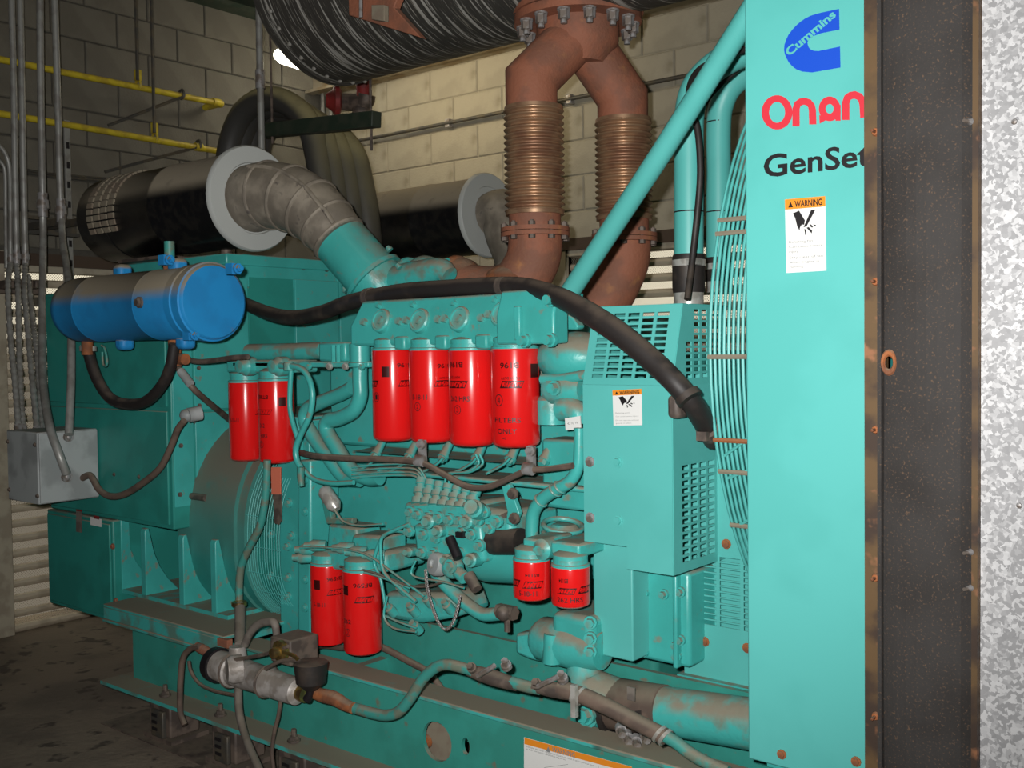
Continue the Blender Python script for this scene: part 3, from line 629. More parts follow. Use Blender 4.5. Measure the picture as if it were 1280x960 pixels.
# ---- belt guard
xl_, xr_ = -1.43, -1.192; zb_, zc_, zt_ = .754, 1.172, 1.352
bg_ = T('belt_guard', (-1.31, 2.12, .754), 'teal sheet metal belt guard with slotted sloping top, at the right end of the engine', 'guard')
b = MB(); zs = W(760, 680, 2.0).z; xs = W(784, 690, 2.0).x
b.add([(xl_, 2.0, zs), (xs, 2.0, zs), (xs, 2.0, zb_), (xr_, 2.0, zb_), (xr_, 2.0, zc_), (xl_, 2.0, zc_)], [(0, 1, 2, 3, 4, 5)])
solid(b.out('front_panel', M['panel'], bg_), .004)
v = V((0, .047, zt_-zc_)); L = v.length; wd = xr_-xl_
b = MB(); slots(b, V((xl_, 2.0, zc_)), X1, v.normalized(), (wd, L), grid(wd*.09, wd*.91, 5, L*.09, L*.94, 11)); solid(b.out('sloping_screen', M['panel'], bg_))
b = MB(); b.add([(xl_, 2.047, zt_), (xr_, 2.047, zt_), (xr_, 2.26, zt_), (xl_, 2.26, zt_)], [(0, 1, 2, 3)]); solid(b.out('top_sheet', M['tealdirty'], bg_))
b = MB(); H = zc_-zb_
slots(b, V((xr_, 2.0, zb_)), Y1, Z1, (.24, H), grid(.038, .195, 4, .022, .245, 13, .78, .66)); solid(b.out('side_screen', M['panel'], bg_))
b = MB(); slots(b, V((xr_, 2.047, zc_)), Y1, Z1, (.193, zt_-zc_), grid(.012, .19, 5, .015, .175, 11, .7, .62, lambda i, j: i == 0 and j > 5)); b.add([(xr_, 2.0, zc_), (xr_, 2.047, zc_), (xr_, 2.047, zt_)], [(0, 1, 2)]); solid(b.out('upper_side_screen', M['panel'], bg_))
b = MB(); b.add([(xl_, 2.0, zs), (xl_, 2.26, zs), (xl_, 2.26, zt_), (xl_, 2.047, zt_), (xl_, 2.0, zc_)], [(0, 1, 2, 3, 4)]); solid(b.out('inner_side_panel', M['panel'], bg_))
for a in ((737.5, 577), (772, 577.5), (738, 647), (773, 651)): b = MB(); b.bolt(W(*a, 1.998), (0, -1, 0), .0095, .008); b.out('bolt', M['bolt'] if a[0] < 750 else M['panel'], bg_)
hand_label([(765.5, 488), (802, 486), (803, 531.5), (767, 532)], 1.9965, bg_, (('Rotating parts', .66, .5), ('Can cause severe injury.', .76, .8), ('Do not operate without', .87, .8), ('guards in place.', .95, .55)), .15)
# plates below the guard are part of the engine front
q = [W(*a, 2.06) for a in ((741, 676), (790, 676), (784, 826), (741, 815))]
b = MB(); b.box((q[0].x, 2.06, q[2].z), (q[1].x, 2.2, q[0].z)); ep(b, 'front_plate', 'panel')
q = [W(*a, 2.13) for a in ((784, 705), (857, 705), (857, 835), (784, 823))]
b = MB(); b.box((q[0].x-.02, 2.13, q[2].z), (q[1].x+.01, 2.3, q[0].z)); gp = ep(b, 'gear_cover', 'teal', .01)
b = MB(); x = W(843, 770, 2.12).x; b.box((x, 2.11, q[2].z), (x+.012, 2.14, q[0].z)); b.out('rib', M['teal'], gp, bevel=.004)
for a in ((795, 741), (805, 741), (790, 759), (790, 793), (790, 813), (805, 815), (830, 743), (845, 806), (846, 820), (851, 740), (851, 800)): b = MB(); b.bolt(W(*a, 2.125), (0, -1, 0), .009, .014); b.out('bolt', M['tealdirty'], gp)
b = MB(); b.ring(W(792, 741, 2.12), (0, -1, 0), .014, .005, 18); b.out('lifting_eye', M['teal'], gp)
# lower guard panel with wide slots
lg = T('lower_fan_guard', (-1.2, 2.27, .45), 'teal guard panel with wide dusty slots, low beside the radiator', 'guard')
yq = 2.2; A = W(856, 840, yq); xw = -.94-A.x; zA = W(900, 850, yq).z
b = MB(); hz0 = W(900, 783, yq).z-zA; hz1 = W(900, 694, yq).z-zA; hu0 = W(871, 740, yq).x-A.x
slots(b, V((A.x, yq, zA)), X1, Z1, (xw, .72), grid(hu0, hu0+.056*5.5, 5, hz0, hz1, 12, .86, .74)); solid(b.out('slotted_panel', M['panel'], lg), .003)
b = MB(); b.box((A.x+.005, yq+.05, zA+.01), (-.945, yq+.056, zA+.7)); b.out('backing_sheet', M['panel'], lg)
b = MB(); b.box((A.x-.01, yq-.02, zA-.012), (-.94, yq+.1, zA)); b.out('bottom_lip', M['tealdirty'], lg)
for a in ((881, 802), (934, 810), (908, 680)): b = MB(); b.bolt(W(*a, yq-.002), (0, -1, 0), .009, .006, 10); b.out('rusty_bolt', M['rustor'], lg)
b = MB(); p = W(874, 862, 2.22); b.cyl((p.x, p.y, p.z-.02), (p.x, p.y, p.z+.02), .02, None, 14); b.out('mount_rubber', M['redvalve'], lg)
b = MB(); b.cyl((p.x, p.y, .357), (p.x, p.y, p.z-.018), .01, None, 10); b.out('mount_stud', M['bolt'], lg)
b = MB(); b.box((p.x+.03, 2.21, .357), (p.x+.09, 2.3, zA-.01)); b.out('support_post', M['teal'], lg, bevel=.003)
# ---- fan guard of bent wire
fg = T('fan_guard', (-1.03, 2.85, .42), 'teal and dust-caked wire fan guard curving beside the radiator panel', 'guard')
for i in range(17):
    x = -1.106+.0103*i; R = .835-.0012*i
    b = MB(); b.ring((x, 2.85, 1.25), (1, 0, 0), R, .0036, 72, 6); b.out('wire_ring', M['panel'], fg)
for k, zz_ in enumerate((1.53, 1.50, 1.235, 1.205, 1.055, .985, .86)):
    if k in (3,): continue
    y = 2.85-math.sqrt(.835**2-(zz_-1.25)**2)-.004
    b = MB(); b.cyl((-1.109, y, zz_), (-.93, y, zz_), .0055, None, 6); b.out('cross_wire', M['dustpatch'] if k != 4 else M['rustor'], fg)
for za, zb2 in ((1.02, 1.12), (.97, 1.03), (.86, .94)):
    f_ = lambda z: 2.85-math.sqrt(.835**2-(z-1.25)**2)-.003
    b = MB(); b.cyl((-1.09, f_(za), za), (-.94, f_(zb2), zb2), .0035, None, 6); b.out('cross_wire', M['panel'], fg)
# ---- radiator
YP = 1.85; xp0, xp1 = -.938, W(1092, 500, YP).x
ra = T('radiator', (-.8, 2.85, .45), 'tall teal radiator whose side panel carries the blue, red and black lettering', 'radiator')
b = MB(); b.box((xp0, YP, .454), (xp1, YP+.02, 2.3)); sp_ = b.out('side_panel', M['panel'], ra, bevel=.003)
b = MB(); b.box((xp0+.03, YP+.02, .44), (xp1-.01, 3.85, 2.3)); b.out('core_shroud', M['teal'], ra)
b = MB(); b.box((xp0-.02, YP+.005, 2.3), (xp1+.02, 3.87, 2.42)); b.out('top_tank', M['teal'], ra, bevel=.01)
for a in ((977, 943), (1070, 952)): b = MB(); b.bolt(W(*a, YP-.002), (0, -1, 0), .007, .005); b.out('panel_bolt', M['rustor'], ra)
yd = YP-.002
lb = MB(); poly(lb, [(1048.8,11),(1049.4,36.9),(1027.5,41.3),(1015,45.6),(1010.5,49),(1009.2,53.5),(1010.6,58.8),(1013,61.5),(1017,63.3),(1022.5,63.8),(1050,58.1),(1050.6,84.4),(1015,90.6),(1002.5,89.4),(995,86.4),(990,82.5),(986,78),(983,72.5),(981,67.5),(980,62.5),(980.5,56),(982.5,50),(985.5,43.5),(990,37.5),(995,32),(1000,27.5),(1006,23.3),(1012.5,20),(1020,17.4),(1027.5,15.6)], yd); lg_ = lb.out('logo_decal', M['logoblue'], sp_)
lb = MB()
v, f = glyphs('Cummins', .035); p0, p1 = V((986.5, 70.5)), V((1045.5, 19.5)); d_ = p1-p0; n_ = V((d_.y, -d_.x)).normalized()
lb.add([W(p0.x+d_.x*a+n_.x*9.5*c, p0.y+d_.y*a+n_.y*9.5*c, yd-.001) for a, c in v], f); lb.out('logo_lettering', M['panel'], lg_ if 0 else sp_, stuff=True)
lb = MB()
def oring(cx, cy, ro, ri, n=30):
    o = arc(cx, cy, *ro, 0, 360, n)[:-1]; i = arc(cx, cy, *ri, 0, 360, n)[:-1]; lb.add([W(*p, yd) for p in o+i], [(k, (k+1) % n, n+(k+1) % n, n+k) for k in range(n)])
oring(971.3, 140.5, (19.3, 21.5), (10, 13)); oring(1037, 136, (13.5, 15.5), (5, 6))
stroke(lb, [(995, 158), (995, 136), (997, 130), (1001, 127.3), (1006, 126.5), (1011, 128.3), (1014.3, 132.5), (1015.5, 138), (1016, 155.5)], 9, yd-.0004)
stroke(lb, [(1047.5, 131), (1047.5, 151)], 6.5, yd-.0005); poly(lb, [(1024, 144), (1040, 146), (1024.5, 154.5)], yd-.001)
stroke(lb, [(1057, 150), (1057, 129), (1059.5, 122), (1063.5, 119.3), (1068.5, 118.6), (1074, 120.6), (1077.5, 125), (1079, 131), (1080, 147)], 9.5, yd-.0008)
lb.out('red_lettering', M['logored'], sp_, stuff=True)
lb = MB(); flat_text(lb, 'GenSet', (954.5, 221.5), (1088, 206), 27, yd, .02); lb.out('black_lettering', M['ink'], sp_, stuff=True)
hand_label([(981, 249.3), (1031.5, 245), (1033, 338.3), (983, 341.3)], yd, ra, (('Rotating fan.', .6, .62), ('Can cause severe', .665, .84), ('injury.', .73, .25), ('Stay clear of fan', .81, .84), ('when engine is', .875, .74), ('running.', .935, .36)), .14)
# ---- black fabric connector and duct
yc = 1.83; xq = [W(a, 480, yc).x for a in (1081, 1103.5, 1219, 1225)]
dc = T('duct_connector', ((xq[0]+xq[3])/2, yc, .3), 'black rust-speckled flexible duct connector between the teal panel and the galvanised duct', 'duct connector')
b = MB(); b.box((xq[0], yc-.002, .38), (xq[1]+.004, yc+.016, 2.8)); b.out('left_angle_strip', M['angle'], dc)
# fabric sheet, slightly bowed, with the torn bolt hole
hx, hz = W(1115, 453, yc-.008).x, W(1115, 453, yc-.008).z
b = MB(); us = [xq[1]+(xq[2]-xq[1])*i/9 for i in range(10)]; us = sorted(us+[hx-.009, hx+.009]); zs_ = sorted([.38+2.42*i/26 for i in range(27)]+[hz-.016, hz+.016])
def bow(x): t = (x-xq[1])/(xq[2]-xq[1]); return yc-.012-.018*math.sin(math.pi*t)**.7 if 0 < t < 1 else yc-.006
vv = [V((x, bow(x)+.002*math.sin(z*7+x*30), z)) for z in zs_ for x in us]; n = len(us); ff = []
for j in range(len(zs_)-1):
    for i in range(n-1):
        if abs((us[i]+us[i+1])/2-hx) < .0085 and abs((zs_[j]+zs_[j+1])/2-hz) < .0155: continue
        ff.append((j*n+i, j*n+i+1, (j+1)*n+i+1, (j+1)*n+i))
b.add(vv, ff); solid(b.out('fabric', M['canvas'], dc), .003)
b = MB(); b.ring((hx, bow(hx)-.002, hz), (0, 1, 0), .0125, .0045, 16, 6); o = b.out('torn_hole_rim', M['rustor'], dc); o.scale = (.85, 1, 1.35)
b = MB(); b.cyl((hx+.004, yc+.03, hz-.004), (hx+.004, yc+.01, hz-.004), .008, None, 10); b.out('bolt', M['steel'], dc)
b = MB(); b.box((xq[2]-.002, yc-.012, .38), (xq[3], yc+.03, 2.8)); b.out('right_angle_strip', M['angle'], dc)
b = MB(); b.box((xq[1]-.004, yc-.016, .38), (xq[1]+.003, yc, 2.8)); b.out('fold_edge', M['canvas'], dc)
for py in (165, 352, 537, 722, 895):
    p = W(1095, py, yc-.003); b = MB(); b.lathe(p, (0, -1, 0), [(0, .008), (.005, .006), (.006, .003), (.02, .0028), (.022, 0)], 8); b.out('screw', M['rustor'], dc)
for py in (152, 690, 735): p = W(1213, py, yc-.012); b = MB(); b.lathe(p, (-.3, -1, 0), [(0, .006), (.006, .004), (.018, .003)], 8); b.out('screw', M['bolt'], dc)
b = MB(); b.box((xq[1]+.01, 1.88, .38), (xq[2]-.006, 3.8, 2.8)); b.out('inner_sleeve', M['angle'], dc)
gd = T('supply_duct', (0, 2.8, .2), 'bright galvanised sheet metal duct at the right edge of the photo', 'duct')
b = MB(); b.box((xq[3]+.0005, yc+.004, .38), (.55, 3.85, 2.8)); b.out('sheet_wall', M['galv'], gd)
for a in ((1268, 152), (1274, 632)): p = W(*a, yc+.003); b = MB(); b.lathe(p, (0, -1, 0), [(0, .005), (.003, .004), (.004, 0)], 10); b.out('rivet', M['bolt'], gd)
for z in (.02,): b = MB(); b.box((-.42, 1.9, 0), (.5, 3.8, .38)); b.out('duct_base', M['browndirt'], gd)

# ---- diagonal stay and radiator pipes
st = [W(704, 378, 2.17), W(830, 186, 2.08), W(955, -12, 1.97)]
b = MB(); b.tube(st, [rp(st[0], 12.5), rp(st[1], 14), rp(st[2], 15)], 14, False); tag(b.out('diagonal_stay', M['panel']), 'long teal tube stay slanting up from the engine to the radiator top', 'stay')
b = MB(); q = [W(a, c, 2.17) for a, c in ((690, 360), (716, 366), (712, 384), (690, 380))]; b.prism(q, (0, .05, 0)); ep(b, 'stay_bracket', 'tealdirty')
def radiator_pipe(Y, path, r, cy, label):
    P = pts(path, Y); R = rp(P[0], r); t = T('coolant_pipe', P[0], label, 'pipe', 'upright coolant pipes behind the stay')
    b = MB(); b.tube(P, R, 20, True, 8); b.out('tube', M['panel'], t)
    a, c = W(path[0][0], cy[0], Y), W(path[0][0], cy[1], Y)
    b = MB(); b.lathe(c, (0, 0, 1), [(0, R*1.05), (.01, R*1.1), ((a-c).z-.01, R*1.1), ((a-c).z, R*1.04)], 24); b.out('rubber_sleeve', M['rubber'], t)
    p = W(path[0][0], cy[0]+15, Y); b = MB(); b.lathe(p, (0, 0, 1), [(0, R*1.1), (0, R*1.14), (.016, R*1.14), (.016, R*1.1)], 24); b.cbox(p+V((R*.9, -R*.9, .008)), (.03, .03, .016)); b.out('hose_clamp', M['steel'], t)
    p = W(path[0][0], cy[1], Y); b = MB(); b.lathe(p-V((0, 0, .03)), (0, 0, 1), [(0, R), (.03, R)], 20); b.out('steel_neck', M['steel'], t)
    for py in path[0][2:]: p = W(path[0][0], py, Y); b = MB(); b.lathe(p, (0, 0, 1), [(0, R*1.005), (.0005, R*1.012), (.003, R*1.012), (.0035, R*1.005)], 24); b.out('seam', M['ink'], t)
radiator_pipe(2.32, [(861, 322), (861, 200), (862, 142), (869, 112), (884, 92), (907, 75), (950, 55)], 18.5, (318, 366), 'nearer upright teal coolant pipe with black rubber sleeve, behind the diagonal stay')
b = None
radiator_pipe(2.62, [(898, 322), (898, 220), (898, 160), (902, 130), (916, 105), (950, 80)], 15.5, (322, 352), 'farther upright teal coolant pipe, just left of the radiator panel')
for Y, x, R_, pys in ((2.32, 861, 18.5, (266,)), (2.62, 898, 15.5, (266, 154))):
    for py in pys: p = W(x, py, Y); R = rp(p, R_); b = MB(); b.lathe(p, (0, 0, 1), [(0, R*1.003), (.0004, R*1.012), (.003, R*1.012), (.0034, R*1.003)], 24); o = b.out('seam', M['ink'], [q for q in C.objects if q.name.startswith('coolant_pipe')][0 if x == 861 else 1])
def hose(name, path, r, mt, label, cat='hose', Y=None, n=10, group=None, parent=None, k=5, X=None, sm=True):
    P = pts(path, Y, X); b = MB(); rr = r if isinstance(r, list) else [r]*len(P); b.tube(P, [rp(p, a) for p, a in zip(P, rr)], n, sm, k)
    o = b.out(name, M[mt], parent, ang=60)
    if parent is None: tag(o, label, cat, group)
    elif label: o['label'] = label
    return o
hose('cable', [(859, 374, 2.2), (866, 318, 2.24), (874, 240), (875, 200), (871, 158), (861, 125), (866, 98, 2.2), (885, 80, 2.15), (940, 58, 2.1)], 4.2, 'rubber', 'black cable running down the nearer coolant pipe', 'cable', 2.24)
hose('cable', [(877, 270), (877, 200), (876, 150), (882, 128), (899, 107), (935, 75)], 3.6, 'rubber', 'black cable between the two coolant pipes bending to the radiator', 'cable', 2.4)

# ---- black hose over the engine
bh = T('black_hose', W(640, 360, 2.08), 'thick black rubber hose arching over the filter head to the fan guard', 'hose')
hose('hose_body', [(300, 376, 2.3), (312, 382, 2.24), (340, 393, 2.2), (370, 397, 2.18), (405, 390, 2.15), (440, 377, 2.12), (500, 365, 2.1), (560, 360, 2.08), (620, 357, 2.07), (660, 359, 2.05), (700, 372, 2.0), (740, 394, 1.96), (780, 421, 1.95), (820, 455, 1.95), (848, 483, 1.95), (870, 511, 1.99), (893, 549, 2.1)], [8, 8, 9, 9.5, 9.5, 10, 10.5, 10.5, 11, 11.5, 13, 14.5, 15, 15, 14.5, 14.5, 14.5], 'rubber', None, n=16, parent=bh)
for a, c in (((459, 372, 2.115), (465, 371, 2.113)), ((625, 357.5, 2.068), (632, 357.5, 2.066))):
    p, q_ = W(*a), W(*c); b = MB(); b.cyl(p, q_, rp(p, 11.8), None, 16); b.out('hose_tie', M['browndirt'], bh)
p = W(858, 493, 1.95); q_ = W(863, 500, 1.95); b = MB(); b.cyl(p, q_, rp(p, 17), None, 18); b.out('hose_clamp', M['rubber'], bh)
p = W(884, 533, 2.04); q_ = W(889, 541, 2.07); b = MB(); b.cyl(p, q_, rp(p, 15.5), None, 18); b.cbox(W(880, 545, 2.03), (.025, .025, .02)); b.out('hose_clamp', M['browndirt'], bh)
b = MB(); p = W(848, 508, 1.97); b.cbox(p, (.03, .05, .05)); b.out('hose_bracket', M['browndirt'], bh, bevel=.01)

# ================================================================ EXHAUST
YM, RM = 2.75, .375
d = W(612, 62, 1.0)-V((0, 0, CZ)); sl = d.z/d.y; zM = CZ+YM*sl+RM*math.sqrt(1+sl*sl)
ml = -3.15
mu = T('silencer', (-2.0, YM, zM), 'huge dark silencer drum with streaked skin at the top, above the rusty pipes', 'silencer')
b = MB(); b.lathe((ml, YM, zM), (1, 0, 0), [(0, .02), (.0, RM-.02), (.012, RM), (1.95, RM), (1.96, .02)], 64); b.out('drum', M['silencer'], mu, ang=30)
b = MB(); b.lathe((ml-.012, YM, zM), (1, 0, 0), [(0, RM-.03), (0, RM+.006), (.03, RM+.006), (.03, RM)], 64); b.out('end_rim', M['silencer'], mu)
for i in range(9):
    a = math.radians(-150+10*i); b = MB(); b.ball((ml+.05, YM+(RM+.002)*math.cos(a), zM+(RM+.002)*math.sin(a)), .008, n=8); b.out('rivet', M['steel'], mu)
q = [W(a, c, 2.36) for a, c in ((434, -40), (436, 19), (452, 24), (526, 47), (492, 9), (512, -40))]
b = MB(); b.prism(q, (0, .03, 0)); b.out('saddle_plate', M['rust'], mu, bevel=.003)
b = MB(); q = [W(a, c, 2.33) for a, c in ((470, 8), (486, 8), (486, 28), (470, 26))]; b.prism(q, (0, -.02, 0)); b.out('saddle_clip', M['dustpatch'], mu, bevel=.002)
b = MB(); b.cyl(W(451, -40, 2.32), W(451, 22, 2.32), .006, None, 8); b.out('hanger_rod', M['bolt'], mu)
YL, YR = 2.62, 2.93
fc = W(722, 20, 2.78); rf = rp(fc, 82); zf = fc.z
# inlet neck of the silencer ends in a bolted flange
b = MB(); b.lathe((fc.x, fc.y, zf), (0, 0, 1), [(0, .03), (0, rf), (.03, rf), (.03, rf*.72), (.3, rf*.72)], 44); b.out('inlet_flange', M['rust'], mu)
wy = T('exhaust_wye', (fc.x, fc.y, zf-.3), 'rusty brown exhaust wye pipe bolted up into the silencer flange', 'exhaust pipe')
b = MB(); b.lathe((fc.x, fc.y, zf-.028), (0, 0, 1), [(0, rf*.6), (0, rf*.97), (.026, rf*.97), (.026, rf*.6)], 44); b.out('flange', M['rust'], wy)
zs2 = W(722, 70, 2.78).z
A1, A2, A3 = W(664.5, 140, YL), W(664.5, 100, YL), W(712, 52, 2.73)
B1, B2, B3 = W(778.5, 156, YR), W(778.5, 122, YR), W(735, 58, 2.82)
rl, rr_ = rp(A1, 32.5), rp(B1, 31.5)
b = MB(); b.tube([V((fc.x, fc.y, zf-.01)), V((fc.x, fc.y, zs2+.03)), V((fc.x, fc.y, zs2-.03))], [rp(fc, 52), rp(fc, 51), rp(fc, 34)], 28, False); b.out('stub', M['rust'], wy)
b = MB(); b.tube([A1, V((A1.x, A1.y, A2.z)), A3], rl, 26, False); b.out('near_leg', M['rust'], wy)
b = MB(); b.tube([B1, V((B1.x, B1.y, B2.z)), B3], rr_, 26, False); b.out('far_leg', M['rust'], wy)
for i in range(14):
    a = 2*math.pi*(i+.35)/14; p = V((fc.x+rf*.84*math.cos(a), fc.y+rf*.84*math.sin(a), zf-.028))
    b = MB(); b.lathe(p, (0, 0, -1), [(0, .021), (.006, .021), (.006, .018)], 12); b.cyl(p-V((0, 0, .006)), p-V((0, 0, .032)), .0185, .0175, 6); b.cyl(p-V((0, 0, .03)), p-V((0, 0, .046)), .0105, None, 8); b.out('flange_bolt', M['bolt'], wy)
def bellows(px, y0, y1, Y, r, n, lab):
    a, c = W(px, y0, Y), W(px, y1, Y); R = rp(a, r); H = a.z-c.z
    t = T('exhaust_bellows', (a.x, a.y, c.z), lab, 'bellows', 'corrugated exhaust bellows'); P = []
    for i in range(n):
        for k in range(8): e = (i+k/8)/n; P.append((H*e, R*(.93+.07*math.cos(2*math.pi*(k/8-.5)))))
    P.append((H, R*.89)); b = MB(); b.lathe((a.x, a.y, c.z), (0, 0, 1), P, 40); b.out('corrugated_sleeve', M['bellow'], t, ang=80)
    for z in (-.004, H-.012): b = MB(); b.lathe((a.x, a.y, c.z+z), (0, 0, 1), [(0, R*.9), (0, R*.97), (.016, R*.97), (.016, R*.9)], 36); b.out('end_band', M['bellow'], t)
    return t, V((a.x, a.y, c.z)), R
bl, pl, RL = bellows(667, 136, 268, YL, 38, 17, 'nearer bronze-brown corrugated exhaust bellows, left of the two')
br, pr_, RR = bellows(779, 151, 274, YR, 36, 16, 'farther bronze-brown corrugated exhaust bellows, partly behind the diagonal stay')
def elbow(t_lab, p, R, path, rpx, Y):
    t = T('exhaust_elbow', p-V((0, 0, .2)), t_lab, 'exhaust pipe', 'rusty exhaust elbows below the bellows')
    r = R*.86; zf_ = W(path[0][0], path[0][1], path[0][2]).z
    b = MB(); b.lathe((p.x, p.y, zf_), (0, 0, 1), [(0, r), (p.z-zf_+.01, r*1.0)], 30); b.out('collar', M['rust'], t)
    for dz, w_ in ((-.014, .013), (.001, .013)): b = MB(); b.lathe((p.x, p.y, zf_+dz), (0, 0, 1), [(0, r), (0, R*1.14), (w_, R*1.14), (w_, r)], 36); b.out('flange', M['rust'], t)
    for i in range(10):
        a = 2*math.pi*(i+.4)/10; q_ = V((p.x+R*1.04*math.cos(a), p.y+R*1.04*math.sin(a), zf_)); b = MB(); b.cyl(q_-V((0, 0, .026)), q_+V((0, 0, .03)), .006, None, 8); b.cyl(q_-V((0, 0, .026)), q_-V((0, 0, .014)), .011, None, 6); b.cyl(q_+V((0, 0, .014)), q_+V((0, 0, .026)), .011, None, 6); b.out('bolt', M['browndirt'], t)
    P = pts(path); P[0] = V((p.x, p.y, zf_)); P.insert(1, V((p.x, p.y, zf_-.04))); b = MB(); b.tube(P, [rp(P[0], rpx)]*len(P), 28, True, 6); b.out('bend', M['rust'], t)
    return t
e1 = elbow('nearer rusty exhaust elbow curving left to the turbocharger', pl, RL, [(667, 291, YL), (664, 330, YL), (645, 357, YL-.02), (615, 366, YL-.04), (578, 362, YL-.06)], 34, YL)
e2 = elbow('farther rusty exhaust elbow curving down behind the diagonal stay', pr_, RR, [(778, 298, YR), (776, 335, YR), (757, 372, YR-.03), (725, 402, YR-.06), (690, 415, YR-.1)], 33, YR)

# ---- turbocharger and intake
tu = T('turbocharger', W(550, 360, 2.5), 'dusty turbocharger with orange-rust housing, behind the black hose and filter head', 'turbocharger')
c = W(572, 352, 2.56); b = MB(); b.lathe(c-V((.06, 0, 0)), (1, 0, 0), [(0, .03), (0, .066), (.03, .078), (.07, .08), (.11, .07), (.13, .05)], 26); b.ring(c, (1, 0, 0), .055, .032, 28, 10); b.out('turbine_housing', M['rustor'], tu)
b = MB(); p = W(632, 352, 2.56); b.ball(p, .06, (1.4, 1, .9)); b.out('turbine_outlet', M['rustor'], tu)
c = W(533, 358, 2.5); b = MB(); b.ring(c, (1, 0, 0), .062, .04, 32, 12); b.lathe(c-V((.06, 0, 0)), (1, 0, 0), [(0, .05), (.02, .058), (.06, .06), (.09, .05)], 26); b.out('compressor_housing', M['tealdirty'], tu)
b = MB(); c2 = W(512, 352, 2.52); b.ring(c2, (1, 0, 0), .07, .012, 30, 8); b.out('clamp_ring', M['tealdirty'], tu)
b = MB(); b.tube([W(a, e, 2.42) for a, e in ((478, 362), (500, 352), (523, 345), (550, 338), (562, 345))], [.05, .055, .05, .04, .03], 16); b.out('volute_outlet', M['tealdirty'], tu)
b = MB(); b.tube([W(a, e, 2.5) for a, e in ((560, 330), (530, 336), (505, 345), (498, 372))], .02, 12); b.out('oil_pipe', M['tealdirty'], tu)
YA, YA2 = 2.3, 3.5
def air_cleaner(px, py, Y, rpx, x_left, lab):
    c = W(px, py, Y); R = rp(c, rpx)
    t = T('air_cleaner', c, lab, 'air filter', 'black drum air cleaners'); L_ = c.x-x_left
    b = MB(); b.lathe((x_left, Y, c.z), (1, 0, 0), [(0, R*.3), (0, R*.84), (.015, R*.9), (.2, R*.9), (.203, R*.885), (.21, R*.885), (.213, R*.9), (L_*.55, R*.9), (L_*.55+.004, R*.915), (L_*.55+.02, R*.915), (L_*.55+.024, R*.9), (L_-.02, R*.9)], 48); b.out('drum', M['black'], t)
    b = MB(); b.lathe((c.x-.02, Y, c.z), (1, 0, 0), [(0, R*.88), (0, R), (.012, R), (.02, R*.97), (.02, R*.68), (.012, R*.66), (.012, R*.4)], 48); b.out('end_ring', M['ringgrey'], t)
    return t, c, R
t, ac, AR = air_cleaner(318, 248, YA, 66, -3.98, 'nearer black drum air cleaner with pale grey end ring, above the blue tank')
# dusty inlet slots round the far part of the drum
b = MB()
for i in range(16):
    a = math.radians(75+i*8.5)
    for k in range(4):
        x = -3.86+.052*k; n_ = V((0, math.cos(a), math.sin(a))); tt = V((0, -math.sin(a), math.cos(a)))
        b.cbox(V((x, YA, ac.z))+n_*AR*.905, (.036, AR*.105, .012), (X1, tt, n_))
b.out('inlet_slots', M['dustpatch'], t, stuff=True)
b = MB(); b.cyl((-3.6, YA, ac.z-AR*.85), (-3.6, YA, 1.6), .03, None, 10); b.box((-3.75, YA-.12, 1.604), (-3.45, YA+.12, 1.616)); b.cyl((-3.25, YA+.02, ac.z-AR*.85), (-3.25, YA+.02, 1.6), .02, None, 10); b.out('support_post', M['browndirt'], t)
t2, ac2, AR2 = air_cleaner(612, 269, YA2, 53, -3.75, 'farther black drum air cleaner with grey end ring, behind the left bellows')
b = MB(); b.tube([ac2, ac2+V((.08, 0, 0)), W(640, 290, YA2), W(655, 330, YA2), W(640, 372, YA2)], [rp(ac2, 27), rp(ac2, 30), rp(ac2, 34), rp(ac2, 36), rp(ac2, 36)], 22); b.out('intake_bend', M['boot'], t2)
b = MB(); b.box((-3.6, YA2-.05, 1.605), (-3.4, YA2+.05, ac2.z-AR2*.86)); b.out('support_post', M['browndirt'], t2)
ie = T('intake_elbow', W(370, 262, YA), 'dusty grey ribbed intake elbow from the air cleaner ring down to a teal tube', 'intake duct')
path = [(312, 248), (338, 244), (364, 248), (390, 262), (411, 283), (425, 300)]; rad = [42, 41.5, 41, 39.5, 37, 34]
P = [ac-V((.01, 0, 0))]+[W(a, e, YA+.0+.01*i) for i, (a, e) in enumerate(path[1:])]; R_ = [rp(p, r) for p, r in zip(P, rad)]
b = MB(); b.tube(P, R_, 36, True, 6); b.out('elbow_body', M['boot'], ie, ang=70)
SP = smooth(P, 8); 
for i, k in ((8, 1.03), (16, 1.035), (24, 1.04), (31, 1.04), (39, 1.06)):
    d_ = (SP[min(i+1, len(SP)-1)]-SP[i-1]).normalized(); r = R_[min(5, round(i/8))]; b = MB(); b.ring(SP[i], d_, r*k-.006, .008, 40, 8); b.out('rib', M['boot'], ie)
fr_ = [frame((SP[min(i+1, len(SP)-1)]-SP[max(i-1, 0)])) for i in range(len(SP))]
for s in (.35, ):
    q = []
    for i in range(6, 39): 
        n_ = (V((0, -.62, .78))); d_ = (SP[min(i+1, len(SP)-1)]-SP[i-1]).normalized(); n_ = (n_-d_*n_.dot(d_)).normalized(); j = i/8; k0 = int(j); r = R_[k0]*(1-(j-k0))+R_[min(5, k0+1)]*(j-k0); q.append(SP[i]+n_*r)
    b = MB(); b.tube(q, .008, 8, False); b.out('rib', M['boot'], ie)
it = T('intake_tube', W(455, 335, YA+.08), 'short fat teal intake tube slanting from the grey elbow to the turbocharger', 'intake duct')
a_, c_ = W(419, 293, YA+.045), W(468, 349, YA+.1)
b = MB(); b.cyl(a_, c_, rp(a_, 34.5), rp(c_, 35.5), 32); b.out('tube', M['teal'], it)
